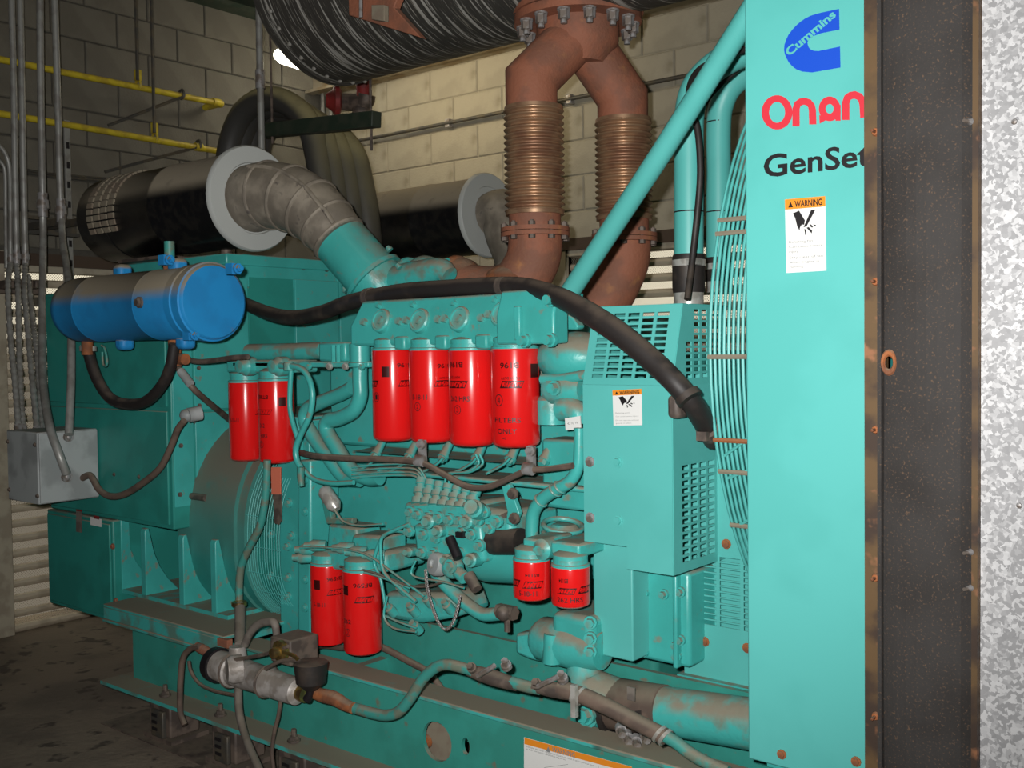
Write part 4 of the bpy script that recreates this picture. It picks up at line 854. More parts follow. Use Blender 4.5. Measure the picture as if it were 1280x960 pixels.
d_ = (c_-a_).normalized(); b = MB(); b.lathe(c_-d_*.01, d_, [(0, rp(c_, 35)), (0, rp(c_, 41)), (.014, rp(c_, 41)), (.014, rp(c_, 36)), (.06, rp(c_, 33)), (.1, rp(c_, 26))], 32); b.out('collar', M['tealdirty'], it)
for a in ((432, 363), (499, 334), (487, 312)): b = MB(); b.bolt(W(a[0], a[1], YA+.06), -d_, .008, .012); b.out('bolt', M['tealdirty'], it)

# ================================================================ BLUE TANK
YT = 1.85
c = W(268, 377, YT); R = rp(c, 48.5); xl2 = W(97, 385, YT).x
bt = T('air_tank', (-3.0, YT, c.z), 'long blue cylinder with dusty top and round end cap, in front of the generator cabinet', 'tank')
Lh = c.x-xl2
b = MB(); b.lathe((xl2, YT, c.z), (1, 0, 0), [(0, R*.5), (.0, R*.8), (.02, R*.93), (.05, R*.95), (Lh*.2, R*.95), (Lh*.2+.004, R*.965), (Lh*.2+.01, R*.95), (Lh*.66, R*.95), (Lh*.66+.004, R*.965), (Lh*.66+.01, R*.95), (Lh-.09, R*.95), (Lh-.085, R*.93)], 48); b.out('shell', M['blue'], bt)
b = MB(); b.lathe((c.x-.09, YT, c.z), (1, 0, 0), [(0, R*.94), (.0, R*1.0), (.03, R*1.0), (.034, R*.97), (.045, R*.97), (.05, R*1.03), (.078, R*1.03), (.08, R*.985), (.086, R*.965), (.09, R*.93), (.09, R*.7), (.09, 0)], 48); b.out('end_cap', M['blue'], bt, ang=25)
for px, py, d_ in ((153, 337, 1), (156, 431, -1), (222, 330, 1), (232, 431, -1)):
    p = W(px, py, YT-.02*0); b = MB(); p.z = c.z+d_*R*1.02; b.cbox(p, (.05, .05, .045)); b.out('lug', M['blue'], bt, bevel=.015, seg=3)
for px, py in ((240, 419), (294, 336), (209, 325)):
    p = W(px, py, YT-.06); b = MB(); b.cyl(p-V((.03, 0, 0)), p+V((.03, 0, 0)), .007, None, 8); b.bolt(p+V((.012, 0, 0)), (1, 0, 0), .011, .014); b.cbox(p-V((.01, 0, 0)), (.03, .03, .03)); b.out('tie_bolt', M['blue'], bt)
p = W(174, 378, YT-R); b = MB(); b.bolt(p, (0, -1, 0), .013, .012); b.out('plug', M['browndirt'], bt)
b = MB(); b.box((-3.5, YT+R*.8, c.z-.04), (-3.42, 2.0, c.z+.04)); b.box((-3.2, YT+R*.8, c.z-.04), (-3.14, 2.0, c.z+.04)); b.out('bracket', M['blue'], bt)
p = W(212, 322, YT+.02); b = MB(); b.cyl(p-V((0, 0, .05)), p+V((0, 0, .05)), .016, None, 12); o = b.out('vent_stub', M['hoseteal'], bt)
b = MB(); b.cyl(p-V((0, 0, .055)), p-V((0, 0, .02)), .022, None, 6); b.out('vent_fitting', M['rustor'], bt)
p1, p2 = W(109, 424, YT), W(109, 436, YT); b = MB(); b.cyl(p1+V((0, 0, .03)), p2-V((0, 0, .02)), .019, None, 12); b.out('outlet_neck', M['rustor'], bt)
hl = hose('loop_hose', [(110, 432), (113, 450), (122, 475), (137, 497), (158, 505), (182, 502), (202, 482), (213, 458), (218, 430)], 7, 'rubber', 'dark rubber hose looping under the blue tank', Y=1.86, n=12)
b = MB(); b.lathe(W(110, 436, 1.86)-V((0, 0, .008)), (0, 0, 1), [(0, .024), (0, .028), (.016, .028), (.016, .024)], 18); b.cbox(W(104, 434, 1.85), (.02, .012, .014)); tag(b.out('hose_clamp', M['steel']), 'bright steel hose clamp under the left end of the blue tank', 'clamp')
hose('grab_handle', [(127, 432), (131, 436), (134, 450), (133, 457), (129, 455), (128, 440)], 1.5, 'hoseteal', 'small teal wire hook under the blue tank', 'hook', Y=1.9, n=6)
tf = T('pipe_tee', W(219, 440, 1.9), 'rusty pipe tee with hose tails under the right end of the blue tank', 'fitting')
b = MB(); b.cyl(W(218, 425, 1.9), W(219, 458, 1.9), .02, None, 12); b.cyl(W(219, 448, 1.9), W(232, 449, 1.9), .018, None, 12); b.out('tee_body', M['rustor'], tf)
hose('hose_tail', [(230, 449), (250, 452), (272, 450), (292, 447), (310, 446)], 3.4, 'browndirt', None, Y=1.95, parent=tf)
hose('hose_tail', [(220, 455), (228, 468), (240, 484), (256, 499, 2.02), (285, 523, 2.2), (305, 540, 2.26)], 4, 'browndirt', None, Y=1.95, parent=tf)
hose('valve_barrel', [(226, 464), (238, 480)], 5.5, 'boxgrey', None, Y=1.94, parent=tf)

# ================================================================ ENGINE PIPEWORK (parts of the engine)
def epipe(nm, path, r, mt='teal', Y=None, n=12, k=5): return hose(nm, path, r, mt, None, Y=Y, parent=en, n=n, k=k)
epipe('water_manifold', [(312, 441), (360, 440), (405, 438)], [11, 11, 11], 'tealdirty', 2.12, 16)
b = MB(); a, c = W(404, 428, 2.08), W(438, 452, 2.08); b.box((a.x, 2.06, c.z), (c.x, 2.2, a.z)); ep(b, 'thermostat_block', 'teal', .008)
b = MB(); a, c = W(300, 452, 2.08), W(470, 459, 2.08); b.box((a.x, 2.05, c.z), (c.x, 2.25, a.z)); ep(b, 'mounting_ledge', 'tealdirty')
for px in (352, 386, 412, 432, 452): b = MB(); b.bolt(W(px, 458, 2.045), (0, -1, 0), .008, .01); b.out('bolt', M['steel'] if px in (412, 432) else M['tealdirty'], en)
for px in (417, 423): b = MB(); p = W(px, 442, 2.05); b.cyl(p-V((0, 0, .025)), p+V((0, 0, .025)), .007, None, 8); ep(b, 'stud', 'teal', 0)
b = MB(); p, q_ = W(450, 430, 2.06), W(450, 457, 2.06); b.lathe(q_, (0, 0, 1), [(0, .034), (.008, .034), (.01, .03), ((p-q_).z, .03), ((p-q_).z+.004, .02)], 20); ep(b, 'pipe_cap', 'teal', 0)
epipe('down_pipe', [(450, 452), (450, 475), (450, 496), (442, 513), (424, 523), (411, 526), (408, 538), (421, 560), (438, 586), (458, 597), (475, 597)], 9.6, 'teal', 2.1, 16)
epipe('cross_pipe', [(440, 485), (425, 493), (400, 503), (385, 511), (381, 525), (391, 545), (410, 571), (430, 596), (450, 600)], 9, 'teal', 2.14, 16)
for px in (306, 347):
    p = W(px, 458, 2.03); b = MB(); b.lathe(p, (0, -1, 0), [(-.03, .03), (.0, .03), (.01, .022), (.024, .02), (.026, .012)], 16); ep(b, 'filter_cap_nut', 'tealdirty', 0)
b = MB(); a, c = W(286, 450, 2.06), W(366, 466, 2.06); b.box((a.x, 2.05, c.z), (c.x, 2.16, a.z)); ep(b, 'filter_bracket', 'tealdirty', .006)
epipe('drain_hose', [(350, 457), (372, 459), (384, 469), (390.5, 492), (387, 519), (376, 543), (370, 560), (371, 575), (376, 584)], 3.9, 'teal', 2.0, 10)
epipe('drain_hose', [(364, 463), (362.5, 487), (362.5, 511), (367, 532), (372, 548)], 3.2, 'teal', 2.02, 10)
epipe('drain_hose', [(378, 586), (393, 599), (415, 604), (442, 603)], 3.2, 'teal', 2.02, 10)
epipe('drain_stub', [(376, 584), (376, 597), (377, 608)], [5, 4.5, 3.5], 'hoseteal', 2.0, 8)
b = MB(); b.lathe(W(361, 463, 2.0), (0, 0, 1), [(0, .016), (.02, .016), (.025, .012)], 8); ep(b, 'hose_union', 'tealdirty', 0)
# harness and its clips
hr = hose('wiring_harness', [(376, 566, 2.1), (395, 570), (440, 573), (480, 574), (525, 578), (555, 593), (579, 606), (597, 610), (616, 607), (639, 597), (660, 588), (686, 586), (716, 582)], 4, 'brownhose', 'brown dusty wiring sleeve sagging along the engine below the four filters', 'cable', Y=2.0, n=10)
for a in ((525, 566), (661, 576)):
    p = W(a[0], a[1]+10, 1.995); b = MB(); b.lathe(p-V((.012, 0, 0)), (1, 0, 0), [(0, .016), (.024, .016)], 14); b.cbox(p+V((0, .01, .03)), (.02, .012, .05)); b.bolt(p+V((.01, -.005, .045)), (0, -1, 0), .01, .012); b.out('clip', M['bolt'], en)
# ledge with injectors and pipe run
a, c = W(452, 562, 2.16), W(722, 583, 2.16)
b = MB(); b.prism([(a.x, 2.12, c.z), (a.x, 2.16, a.z), (a.x, 2.26, a.z+.01), (a.x, 2.26, c.z)], (c.x-a.x, 0, 0)); ep(b, 'rocker_ledge', 'tealdirty', .006)
b = MB(); a, c = W(455, 590, 2.1), W(736, 610, 2.1); b.box((a.x, 2.1, c.z), (c.x, 2.24, a.z)); ep(b, 'side_rail', 'tealdirty', .006)
for i in range(6):
    px = 470+i*42; p = W(px, 568+i*1.5, 2.12); b = MB(); b.cyl(p, p+V((0, .04, .05)), .014, .01, 10); b.bolt(p, (0, -.7, -.6), .012, .016); ep(b, 'injector', 'tealdirty', 0)
for i in range(5):
    x0 = 470+i*42; epipe('fuel_pipe', [(x0, 572), (x0-8, 580), (x0-22, 588), (x0-30, 592)], 2.0, 'tealdirty', 2.09, 6)
for y_ in (580, 585, 590, 594): epipe('fuel_pipe', [(440, y_+4), (470, y_+1), (500, y_), (520, y_+2), (530, y_+14), (528+y_ % 7, 602)], 1.5, 'tealdirty', 2.06, 6)
for y_, xx in ((572, 605), (576, 600)): epipe('fuel_pipe', [(xx-5, 568), (xx-2, 580), (xx-18, 590), (xx-40, 592), (xx-44, 604)], 1.8, 'teal', 2.05, 6)
# injection pump
b = MB(); q = [W(*a, 2.02) for a in ((505, 628), (592, 628), (600, 662), (505, 662))]; b.prism(q, (0, .2, 0)); ip = ep(b, 'injection_pump', 'tealdirty', .01)
b = MB(); q = [W(*a, 2.0) for a in ((515, 655), (600, 655), (606, 704), (520, 700))]; b.prism(q, (0, .22, 0)); b.out('pump_housing', M['teal'], ip, bevel=.012)
b = MB(); q = [W(*a, 2.03) for a in ((585, 632), (640, 640), (640, 690), (592, 690))]; b.prism(q, (0, .2, 0)); b.out('governor_housing', M['tealdirty'], ip, bevel=.018)
tops = []
for i in range(7):
    a, c = W(523+i*10.6, 630+i*1.2, 2.03), W(527+i*11.4, 597+i*2.6, 2.06); d_ = (c-a).normalized(); L_ = (c-a).length
    b = MB(); b.lathe(a, d_, [(0, .021), (L_*.22, .021), (L_*.25, .014), (L_*.38, .014), (L_*.4, .019), (L_*.6, .019), (L_*.63, .012), (L_*.74, .012), (L_*.76, .015), (L_*.97, .015), (L_, .008)], 10); b.out('delivery_valve', M['tealdirty'], ip); tops.append(c)
for px, py in ((523, 643), (536, 645), (549, 647), (562, 649), (575, 650), (530, 668), (546, 672), (562, 676), (578, 664), (590, 668), (528, 690), (543, 692), (575, 692), (598, 650), (606, 640), (612, 660), (622, 652), (514, 640), (512, 664), (600, 682)):
    b = MB(); b.bolt(W(px, py, 1.995), (0, -1, 0), .012, .016); b.out('bolt', M['tealdirty'], ip)
b = MB(); b.lathe(W(600, 640, 2.0), (.3, -1, .4), [(0, .024), (.04, .024), (.045, .018), (.06, .018)], 12); b.out('fitting', M['tealdirty'], ip)
for a, r in (((537, 652), 9), ((549, 664), 8), ((585, 652), 9), ((513, 690), 6), ((560, 700), 8), ((590, 700), 9)):
    p = W(*a, 1.985); b = MB(); b.lathe(p, (.2, -1, .1), [(-.03, rp(p, r)), (.01, rp(p, r)), (.014, rp(p, r*.7)), (.026, rp(p, r*.6))], 14); b.out('boss', M['tealdirty'], ip)
p = W(568, 684, 1.97); b = MB(); b.cyl(p+V((-.016, 0, .022)), p+V((.022, -.01, -.024)), .013, None, 12); b.out('black_plug', M['ink'], ip)
p = W(577, 668, 1.98); b = MB(); b.cbox(p, (.026, .02, .014)); b.out('black_connector', M['ink'], ip)
p = W(544, 705, 1.97); b = MB(); b.lathe(p, (-.3, -1, .25), [(-.02, .03), (.0, .032), (.008, .028), (.01, .012), (.004, .01)], 20); b.out('filler_cap', M['boxgrey'], ip)
p = W(566, 709, 1.98); b = MB(); b.ball(p, .03); b.cyl(p, p+V((.05, -.01, -.02)), .017, None, 10); b.bolt(p+V((.02, -.03, .01)), (0, -1, 0), .014); b.out('pump_fitting', M['tealdirty'], ip)
p = W(586, 719, 1.98); b = MB(); b.cyl(p, p+V((.035, -.01, -.03)), .016, .014, 10); b.out('plug', M['browndirt'], ip)
b = MB(); q = [W(*a, 2.0) for a in ((627, 608), (636, 605), (649, 642), (641, 658), (632, 654), (634, 640))]; b.prism(q, (0, .015, 0)); ep(b, 'lever_bracket', 'teal', .002)
for a in ((641, 617), (643, 648)): b = MB(); b.bolt(W(*a, 1.995), (0, -1, 0), .011, .012); b.out('bolt', M['browndirt'], en)
b = MB(); q = [W(*a, 2.03) for a in ((610, 652), (632, 640), (636, 650), (622, 662), (640, 672), (612, 668))]; b.prism(q, (0, .02, 0)); ep(b, 'throttle_lever', 'browndirt', .002)
a, c = W(594, 697, 2.1), W(664, 699, 2.1); b = MB(); b.lathe(a, c-a, [(0, .03), (.01, .055), (.04, .062), (.06, .064), ((c-a).length, .064)], 26); stt = ep(b, 'starter_motor', 'teal', 0)
a, c = W(606, 677, 2.04), W(652, 677, 2.04); b = MB(); b.cyl(a, c, .034, None, 18); b.out('solenoid', M['rubber'], stt)
epipe('return_pipe', [(505, 665), (492, 664), (478, 672), (470, 690), (468, 705), (476, 725), (482, 760)], 2.2, 'teal', 2.0, 8)
epipe('return_pipe', [(512, 655), (495, 662), (478, 671), (476, 690), (480, 715), (500, 735), (520, 752)], 2.4, 'tealdirty', 1.99, 8)
for pth in ([(405, 618), (420, 640), (430, 652), (450, 657), (478, 655)], [(425, 708), (460, 714), (490, 724), (510, 732), (535, 733), (552, 728)], [(430, 710), (465, 718), (492, 727), (512, 735)], [(375, 685), (400, 684), (440, 688), (465, 697), (490, 715), (530, 745)], [(482, 770), (500, 778), (520, 785)], [(484, 745), (480, 770), (492, 785), (520, 790)], [(520, 700), (514, 715), (522, 722), (552, 727), (580, 735)]):
    epipe('small_pipe', pth, 1.6, 'tealdirty' if pth[0][0] != 425 else 'browndirt', 1.99, 6)
p, q_ = W(404, 611, 2.0), W(421, 637, 2.0); b = MB(); b.lathe(p, q_-p, [(0, .014), (.012, .022), ((q_-p).length*.8, .022), ((q_-p).length, .012)], 14); ep(b, 'sensor_barrel', 'steel', 0)
b = MB(); q = [W(*a, 2.06) for a in ((402, 628), (410, 628), (414, 648), (440, 648), (440, 655), (408, 655))]; b.prism(q, (0, .02, 0)); ep(b, 'sensor_bracket', 'hoseteal', .002)
# lower-left filter mounting
b = MB(); q = [W(*a, 2.03) for a in ((388, 686), (480, 690), (484, 716), (400, 712), (388, 706))]; b.prism(q, (0, .16, 0)); fhl = ep(b, 'lower_filter_head', 'tealdirty', .012)
for a in ((383, 687), (380, 697), (395, 682), (430, 685), (468, 694), (446, 690)):
    p = W(*a, 2.02); b = MB(); b.lathe(p, (-.8, -.6, 0), [(-.03, .016), (.01, .018), (.02, .012), (.035, .01)], 10); b.out('fitting', M['tealdirty'], fhl)
b = MB(); q = [W(*a, 2.08) for a in ((410, 655), (445, 660), (448, 690), (408, 686))]; b.prism(q, (0, .1, 0)); ep(b, 'cover_plate', 'tealdirty', .008)
b = MB(); q = [W(*a, 2.06) for a in ((440, 668), (478, 670), (478, 692), (436, 690))]; b.prism(q, (0, .1, 0)); ep(b, 'cover_plate', 'tealdirty', .01)
b = MB(); q = [W(*a, 2.12) for a in ((372, 575), (388, 575), (388, 800), (372, 800))]; b.prism(q, (0, .12, 0)); ep(b, 'corner_rib', 'teal', .008)
for y_ in (600, 640, 725, 760): b = MB(); b.bolt(W(381, y_, 2.115), (0, -1, 0), .01, .01); b.out('bolt', M['teal'], en)
b = MB(); q = [W(*a, 2.06) for a in ((480, 740), (560, 742), (570, 772), (524, 780), (484, 774))]; b.prism(q, (0, .15, 0)); ep(b, 'lift_pump', 'tealdirty', .015)
for a in ((488, 762), (502, 735), (516, 762), (535, 750), (560, 758), (520, 784)): p = W(*a, 2.04); b = MB(); b.lathe(p, (0, -.7, .7), [(-.02, .014), (.01, .014), (.012, .009), (.025, .009)], 10); ep(b, 'fitting', 'tealdirty', 0)
# chain on the filler cap: one link at a time
cp = smooth([W(*a, 1.96) for a in ((532, 712), (534, 735), (540, 758), (548, 778), (557, 787), (566, 778), (572, 760), (575, 745))], 8)
for i in range(0, len(cp)-1):
    p = (cp[i]+cp[i+1])/2; d_ = (cp[i+1]-cp[i]); u, n_ = frame(d_); b = MB(); b.ring(p, u if i % 2 else n_, d_.length*.62, .0019, 10, 5); o = b.out('chain_link', M['bolt'], en)
epipe('oil_pipe', [(545, 715), (558, 732), (575, 748), (590, 760), (605, 768), (625, 767)], 8.5, 'tealdirty', 2.06, 14)
p = W(634, 765, 2.03); b = MB(); b.cyl(p-V((.03, 0, 0)), p+V((.025, 0, 0)), .019, None, 6); b.cyl(p, p-V((0, 0, .05)), .008, None, 8); b.ball(p-V((.0, .015, 0)), .02); ep(b, 'drain_cock', 'browndirt', 0)
# engine front pipework right of the four filters
p = W(720, 447, 2.16); b = MB(); b.ball(p, .095, (1.15, 1, .7), 20); ep(b, 'water_outlet_dome', 'tealdirty', 0)
epipe('cross_tube', [(678, 474), (700, 474), (738, 468)], 7, 'teal', 2.08, 14)
b = MB(); p = W(705, 486, 2.1); b.lathe(p+V((-.05, 0, 0)), (1, 0, 0), [(0, .03), (.02, .04), (.08, .04), (.11, .03)], 16); b.bolt(W(694, 485, 2.06), (0, -1, 0), .014, .02); ep(b, 'hose_joint', 'tealdirty', 0)
b = MB(); a, c = W(690, 530, 2.12), W(690, 495, 2.12); b.lathe(a, (0, 0, 1), [(0, .04), ((c-a).z-.01, .04), ((c-a).z, .03)], 22); ep(b, 'thermostat_housing', 'tealdirty', 0)
b = MB(); b.tube([W(*a, 2.08) for a in ((700, 512), (712, 511), (722, 517), (724, 530))], [.028, .03, .028, .024], 16); ep(b, 'elbow', 'tealdirty', 0)
q = [W(*a, 2.04) for a in ((706, 523), (725, 520), (726, 536), (707, 538))]; b = MB(); b.prism(q, (0, .003, 0)); ep(b, 'white_tag', 'paperwhite', 0, label='small white tag on the pipe elbow')
b = MB(); v, f = glyphs('4210 W'); b.add([W(709+14*a, 531-3*c_-.1*a*14, 2.038) for a, c_ in v], f); b.out('tag_print', M['greyink'], en, stuff=True)
epipe('bypass_pipe', [(724, 535), (724, 560), (722, 585), (712, 602), (697, 611), (680, 622), (668, 638), (665, 656), (665, 678)], [7, 7.2, 7.6, 8.2, 8.4, 8.4, 8.4, 8.4, 8.4], 'teal', 2.03, 16, 6)
for a in ((694, 613), (700, 609), (676, 626)): p = W(*a, 2.03); b = MB(); b.ring(p, V((.7, 0, .6)), rp(p, 8.6), .003, 20, 6); ep(b, 'pipe_band', 'tealdirty', 0)
b = MB(); a, c = W(676, 548, 2.13), W(735, 640, 2.13); b.box((a.x, 2.13, c.z), (c.x, 2.3, a.z)); ep(b, 'front_cover', 'teal', .01)
b = MB(); b.lathe(W(705, 655, 2.16), (0, 0, -1), [(0, .03), (.02, .05), (.1, .055), (.14, .05)], 18); ep(b, 'water_elbow', 'tealdirty', 0)
for z_ in (0, .022): b = MB(); b.ring(W(704, 668, 2.13)+V((0, 0, z_)), (.2, -.1, 1), .05, .007, 24, 8); ep(b, 'hose_band', 'tealdirty', 0)
# coolant filter heads
for a, c, e in (((653, 672), (676, 694), 2.0), ((688, 676), (724, 698), 1.99)):
    p, q_ = W(*a, e-.03), W(*c, e-.03); b = MB(); b.box((p.x, e-.03, q_.z), (q_.x, e+.1, p.z)); ep(b, 'coolant_filter_head', 'tealdirty', .006)
p = W(677, 687, 1.96); b = MB(); b.lathe(p, (0, -1, 0), [(-.03, .026), (.0, .026), (.008, .014), (.014, .012)], 16); b.cbox(p+V((0, -.012, 0)), (.03, .006, .008)); ep(b, 'shutoff_valve', 'tealdirty', 0)
# water pump
a, c = W(687, 764, 2.02), W(740, 815, 2.02); b = MB(); b.box((a.x, 2.02, c.z), (c.x, 2.2, a.z)); ep(b, 'water_pump_body', 'teal', .02, seg=3)
a, c = W(645, 790, 2.04), W(690, 826, 2.04); b = MB(); b.prism([W(*q_, 2.04) for q_ in ((644, 792), (690, 787), (690, 832), (660, 824), (644, 817))], (0, .15, 0)); ep(b, 'pump_flange', 'tealdirty', .008)
b = MB(); p = W(712, 805, 2.06); b.lathe(p+V((-.1, 0, 0)), (1, 0, 0), [(0, .04), (.02, .055), (.12, .058), (.2, .045)], 20); ep(b, 'pump_volute', 'tealdirty', 0)
b = MB(); b.cyl(W(690, 792, 2.02), W(690, 828, 2.02), .02, .024, 14); ep(b, 'pump_boss', 'teal', 0)
for y_ in (778, 798, 814): b = MB(); b.bolt(W(738, y_, 2.02), (.4, -1, 0), .012, .014); ep(b, 'bolt', 'tealdirty', 0)
pb = [W(728, 826, 2.06), W(732, 850, 2.06), W(748, 868, 2.06), W(775, 878, 2.07)]
b = MB(); b.tube(pb, [rp(pb[0], 18), rp(pb[1], 25), rp(pb[2], 29), rp(pb[3], 29)], 24); ep(b, 'inlet_casting', 'tealdirty', 0)
b = MB(); b.tube([W(728, 890, 2.05), W(760, 893, 2.06), W(782, 893, 2.07)], [.03, .036, .04], 14); b.bolt(W(733, 893, 2.0), (0, -1, 0), .018, .02); b.lathe(W(733, 893, 2.02), (0, -1, 0), [(-.04, .032), (0, .032)], 16); ep(b, 'casting_boss', 'tealdirty', 0)
lp = T('lower_coolant_pipe', W(880, 896, 2.07), 'fat lower teal coolant pipe running right behind the radiator panel above the skid flange', 'pipe')
a, c, e = W(770, 880, 2.07), W(830, 888, 2.07), W(960, 908, 2.07)
b = MB(); b.cyl(c-(e-c)*.2, e, rp(c, 29.5), rp(e, 32.5), 32); b.out('tube', M['tealdirty'], lp)
b = MB(); d_ = (c-a).normalized(); Lc = (c-a).length; b.lathe(a-d_*.01, d_, [(0, rp(a, 31)), (.004, rp(a, 32.5)), (Lc-.01, rp(c, 31.5)), (Lc+.012, rp(c, 31.5)), (Lc+.014, rp(c, 29))], 32); b.out('rubber_coupling', M['brownhose'], lp)
for a_ in ((763, 885), (812, 892)): p = W(*a_, 2.07); b = MB(); b.lathe(p, d_, [(0, rp(p, 30)), (0, rp(p, 33.3)), (.016, rp(p, 33.3)), (.016, rp(p, 30))], 32); b.out('hose_clamp', M['rubber'], lp)
for a_ in ((776, 911), (784, 920), (827-32, 925), (807, 918)): b = MB(); b.bolt(W(*a_, 2.0), (.6, -.7, -.2), .010, .026, 8); b.out('clamp_bolt', M['bolt'], lp)
p = W(790, 885, 2.0); b = MB(); b.cbox(W(789, 867, 2.0), (.02, .004, .03)); b.out('coupling_tag', M['greyhose'], lp)

# ================================================================ HEATER, VALVES AND HOSES IN FRONT OF THE SKID
ht = T('coolant_heater', W(325, 850, 1.86), 'silver-wrapped tubular coolant heater with a brass valve box on the skid side', 'heater')
P = pts([(272, 831), (284, 833), (300, 838), (338, 852), (366, 862), (375, 866)], 1.85)
b = MB(); b.lathe(P[0], P[-1]-P[0], [(t*(P[-1]-P[0]).length, rp(P[0], r)) for t, r in ((0, 15), (.02, 18.5), (.16, 19), (.17, 21), (.22, 21), (.23, 18.5), (.58, 16.5), (.6, 18), (.64, 18), (.66, 16.5), (.88, 16), (.97, 15), (1, 9))], 26); b.out('wrapped_barrel', M['silver'], ht)
b = MB(); d_ = (P[-1]-P[0]).normalized(); b.lathe(P[0]-d_*.02, d_, [(0, .03), (0, .05), (.03, .052), (.03, .04)], 22); b.out('end_cover', M['ink'], ht)
b = MB(); b.lathe(W(289, 837, 1.79), (-.5, -1, 0), [(-.03, .04), (.0, .04), (.008, .034), (.012, .034)], 20); b.out('side_cap', M['silver'], ht)
for t_ in (.2, .62): 
    p = P[0]+(P[-1]-P[0])*t_; b = MB(); b.ring(p, d_, rp(P[0], 20 if t_ < .5 else 17.5), .006, 28, 6); b.out('strap', M['browndirt'], ht)
b = MB(); b.cyl(P[-1]-d_*.005, P[-1]+d_*.025, .022, None, 12); b.out('end_plug', M['brass'], ht)
hose('strap_bar', [(285, 826), (330, 818), (360, 808)], 2.4, 'browndirt', None, Y=1.79, parent=ht); hose('strap_bar', [(332, 836), (352, 826), (374, 826)], 2.4, 'browndirt', None, Y=1.78, parent=ht)
a, c = W(337, 795, 1.8), W(363, 834, 1.8); b = MB(); b.box((a.x, 1.8, c.z), (c.x, 1.9, a.z)); vb = b.out('valve_box', M['browndirt'], ht, bevel=.006)
p = W(351, 814, 1.795); b = MB(); b.lathe(p, (0, -1, 0), [(-.01, .03), (.006, .03), (.01, .024), (.012, .016), (.03, .014), (.034, .008)], 20); b.out('brass_gauge', M['brass'], vb)
hose('valve_stem', [(354, 815), (366, 819), (372, 824)], 2.5, 'brass', None, Y=1.77, parent=ht)
b = MB(); p = W(297, 816, 1.86); b.cyl(p-V((0, 0, .03)), p+V((0, 0, .02)), .03, .024, 14); b.out('inlet_boss', M['silver'], ht)
hose('top_hose', [(306, 806), (312, 792), (322, 781), (334, 777), (343, 779), (346, 797)], [5, 5, 5.2, 5.2, 5, 4.5], 'greyhose', None, Y=1.86, parent=ht, n=12)
b = MB(); p, q_ = W(391, 838, 1.8), W(389, 862, 1.8); b.lathe(q_, (0, 0, 1), [(0, .018), (.012, .03), (.02, .04), ((p-q_).z+.02, .046), ((p-q_).z+.024, .03)], 22); b.out('black_knob', M['rubber'], ht, label='black rubber knob with a dusty top')
hose('knob_stem', [(389, 858), (387, 868), (384, 874)], [5, 5, 6], 'ink', None, Y=1.8, parent=ht)
vh = T('teal_riser_hose', W(300, 700, 2.0), 'teal painted hose running down beside the wire screen into a grey sleeve', 'hose')
hose('hose_body', [(334, 575), (333, 600), (331, 627), (325, 657), (311, 685), (302, 706), (299, 730), (299, 758)], 4.8, 'hoseteal', None, Y=2.0, parent=vh, n=12)
hose('sleeve', [(300, 757, 1.98), (300, 806, 1.88)], 6.6, 'greyhose', None, parent=vh, n=14)
b = MB(); b.lathe(W(299, 757, 1.98), (0, 0, 1), [(0, .02), (0, .024), (.012, .024), (.012, .018)], 16); b.out('clamp', M['brass'], vh)
hose('grey_drop_hose', [(298, 850, 1.86), (298, 872, 1.84), (299, 890, 1.82), (304, 912, 1.8), (311, 932, 1.77), (322, 957, 1.73), (330, 975, 1.7)], 5, 'greyhose', 'grey hose dropping from the silver heater to the floor', n=12)
hose('thin_drop_hose', [(351, 875), (348, 895), (343, 915), (340, 940), (342, 960)], 2.6, 'brownhose', 'thin brown hose hanging below the silver heater', Y=1.84)
lh = T('end_hose', W(228, 860, 1.88), 'brown hose curling down from a rusty fitting at the skid end', 'hose')
hose('hose_body', [(250, 808), (238, 811), (229, 822), (226, 845), (225, 875), (226, 893), (231, 906)], 3.8, 'brownhose', None, Y=1.84, parent=lh, n=10)
hose('fitting', [(246, 808), (254, 812), (266, 818)], [5.5, 6.5, 5], 'rust', None, Y=1.85, parent=lh, n=10); hose('thin_line', [(236, 826), (239, 840), (250, 855), (270, 864), (300, 870)], 2.2, 'brownhose', None, Y=1.86, parent=lh)
p = W(281, 803, 1.9); b = MB(); b.cbox(p, (.05, .02, .025)); tag(b.out('small_bracket', M['rust']), 'little rusty bracket on the skid just left of the grey sleeve', 'bracket')
ch = T('coolant_hose_line', W(560, 850, 1.85), 'dusty teal and brown hose line with two ball valves in front of the skid flange', 'hose')
hose('rusty_union', [(390, 865), (402, 869), (418, 873), (430, 880), (441, 885)], [7, 8.5, 9, 8, 7], 'rustor', None, Y=1.82, parent=ch, n=10)
hose('teal_bend', [(436, 883), (450, 887), (468, 892), (484, 894), (499, 889), (514, 871), (528, 849), (545, 834), (562, 831), (590, 838)], 7, 'hoseteal', None, Y=1.83, parent=ch, n=14, k=6)
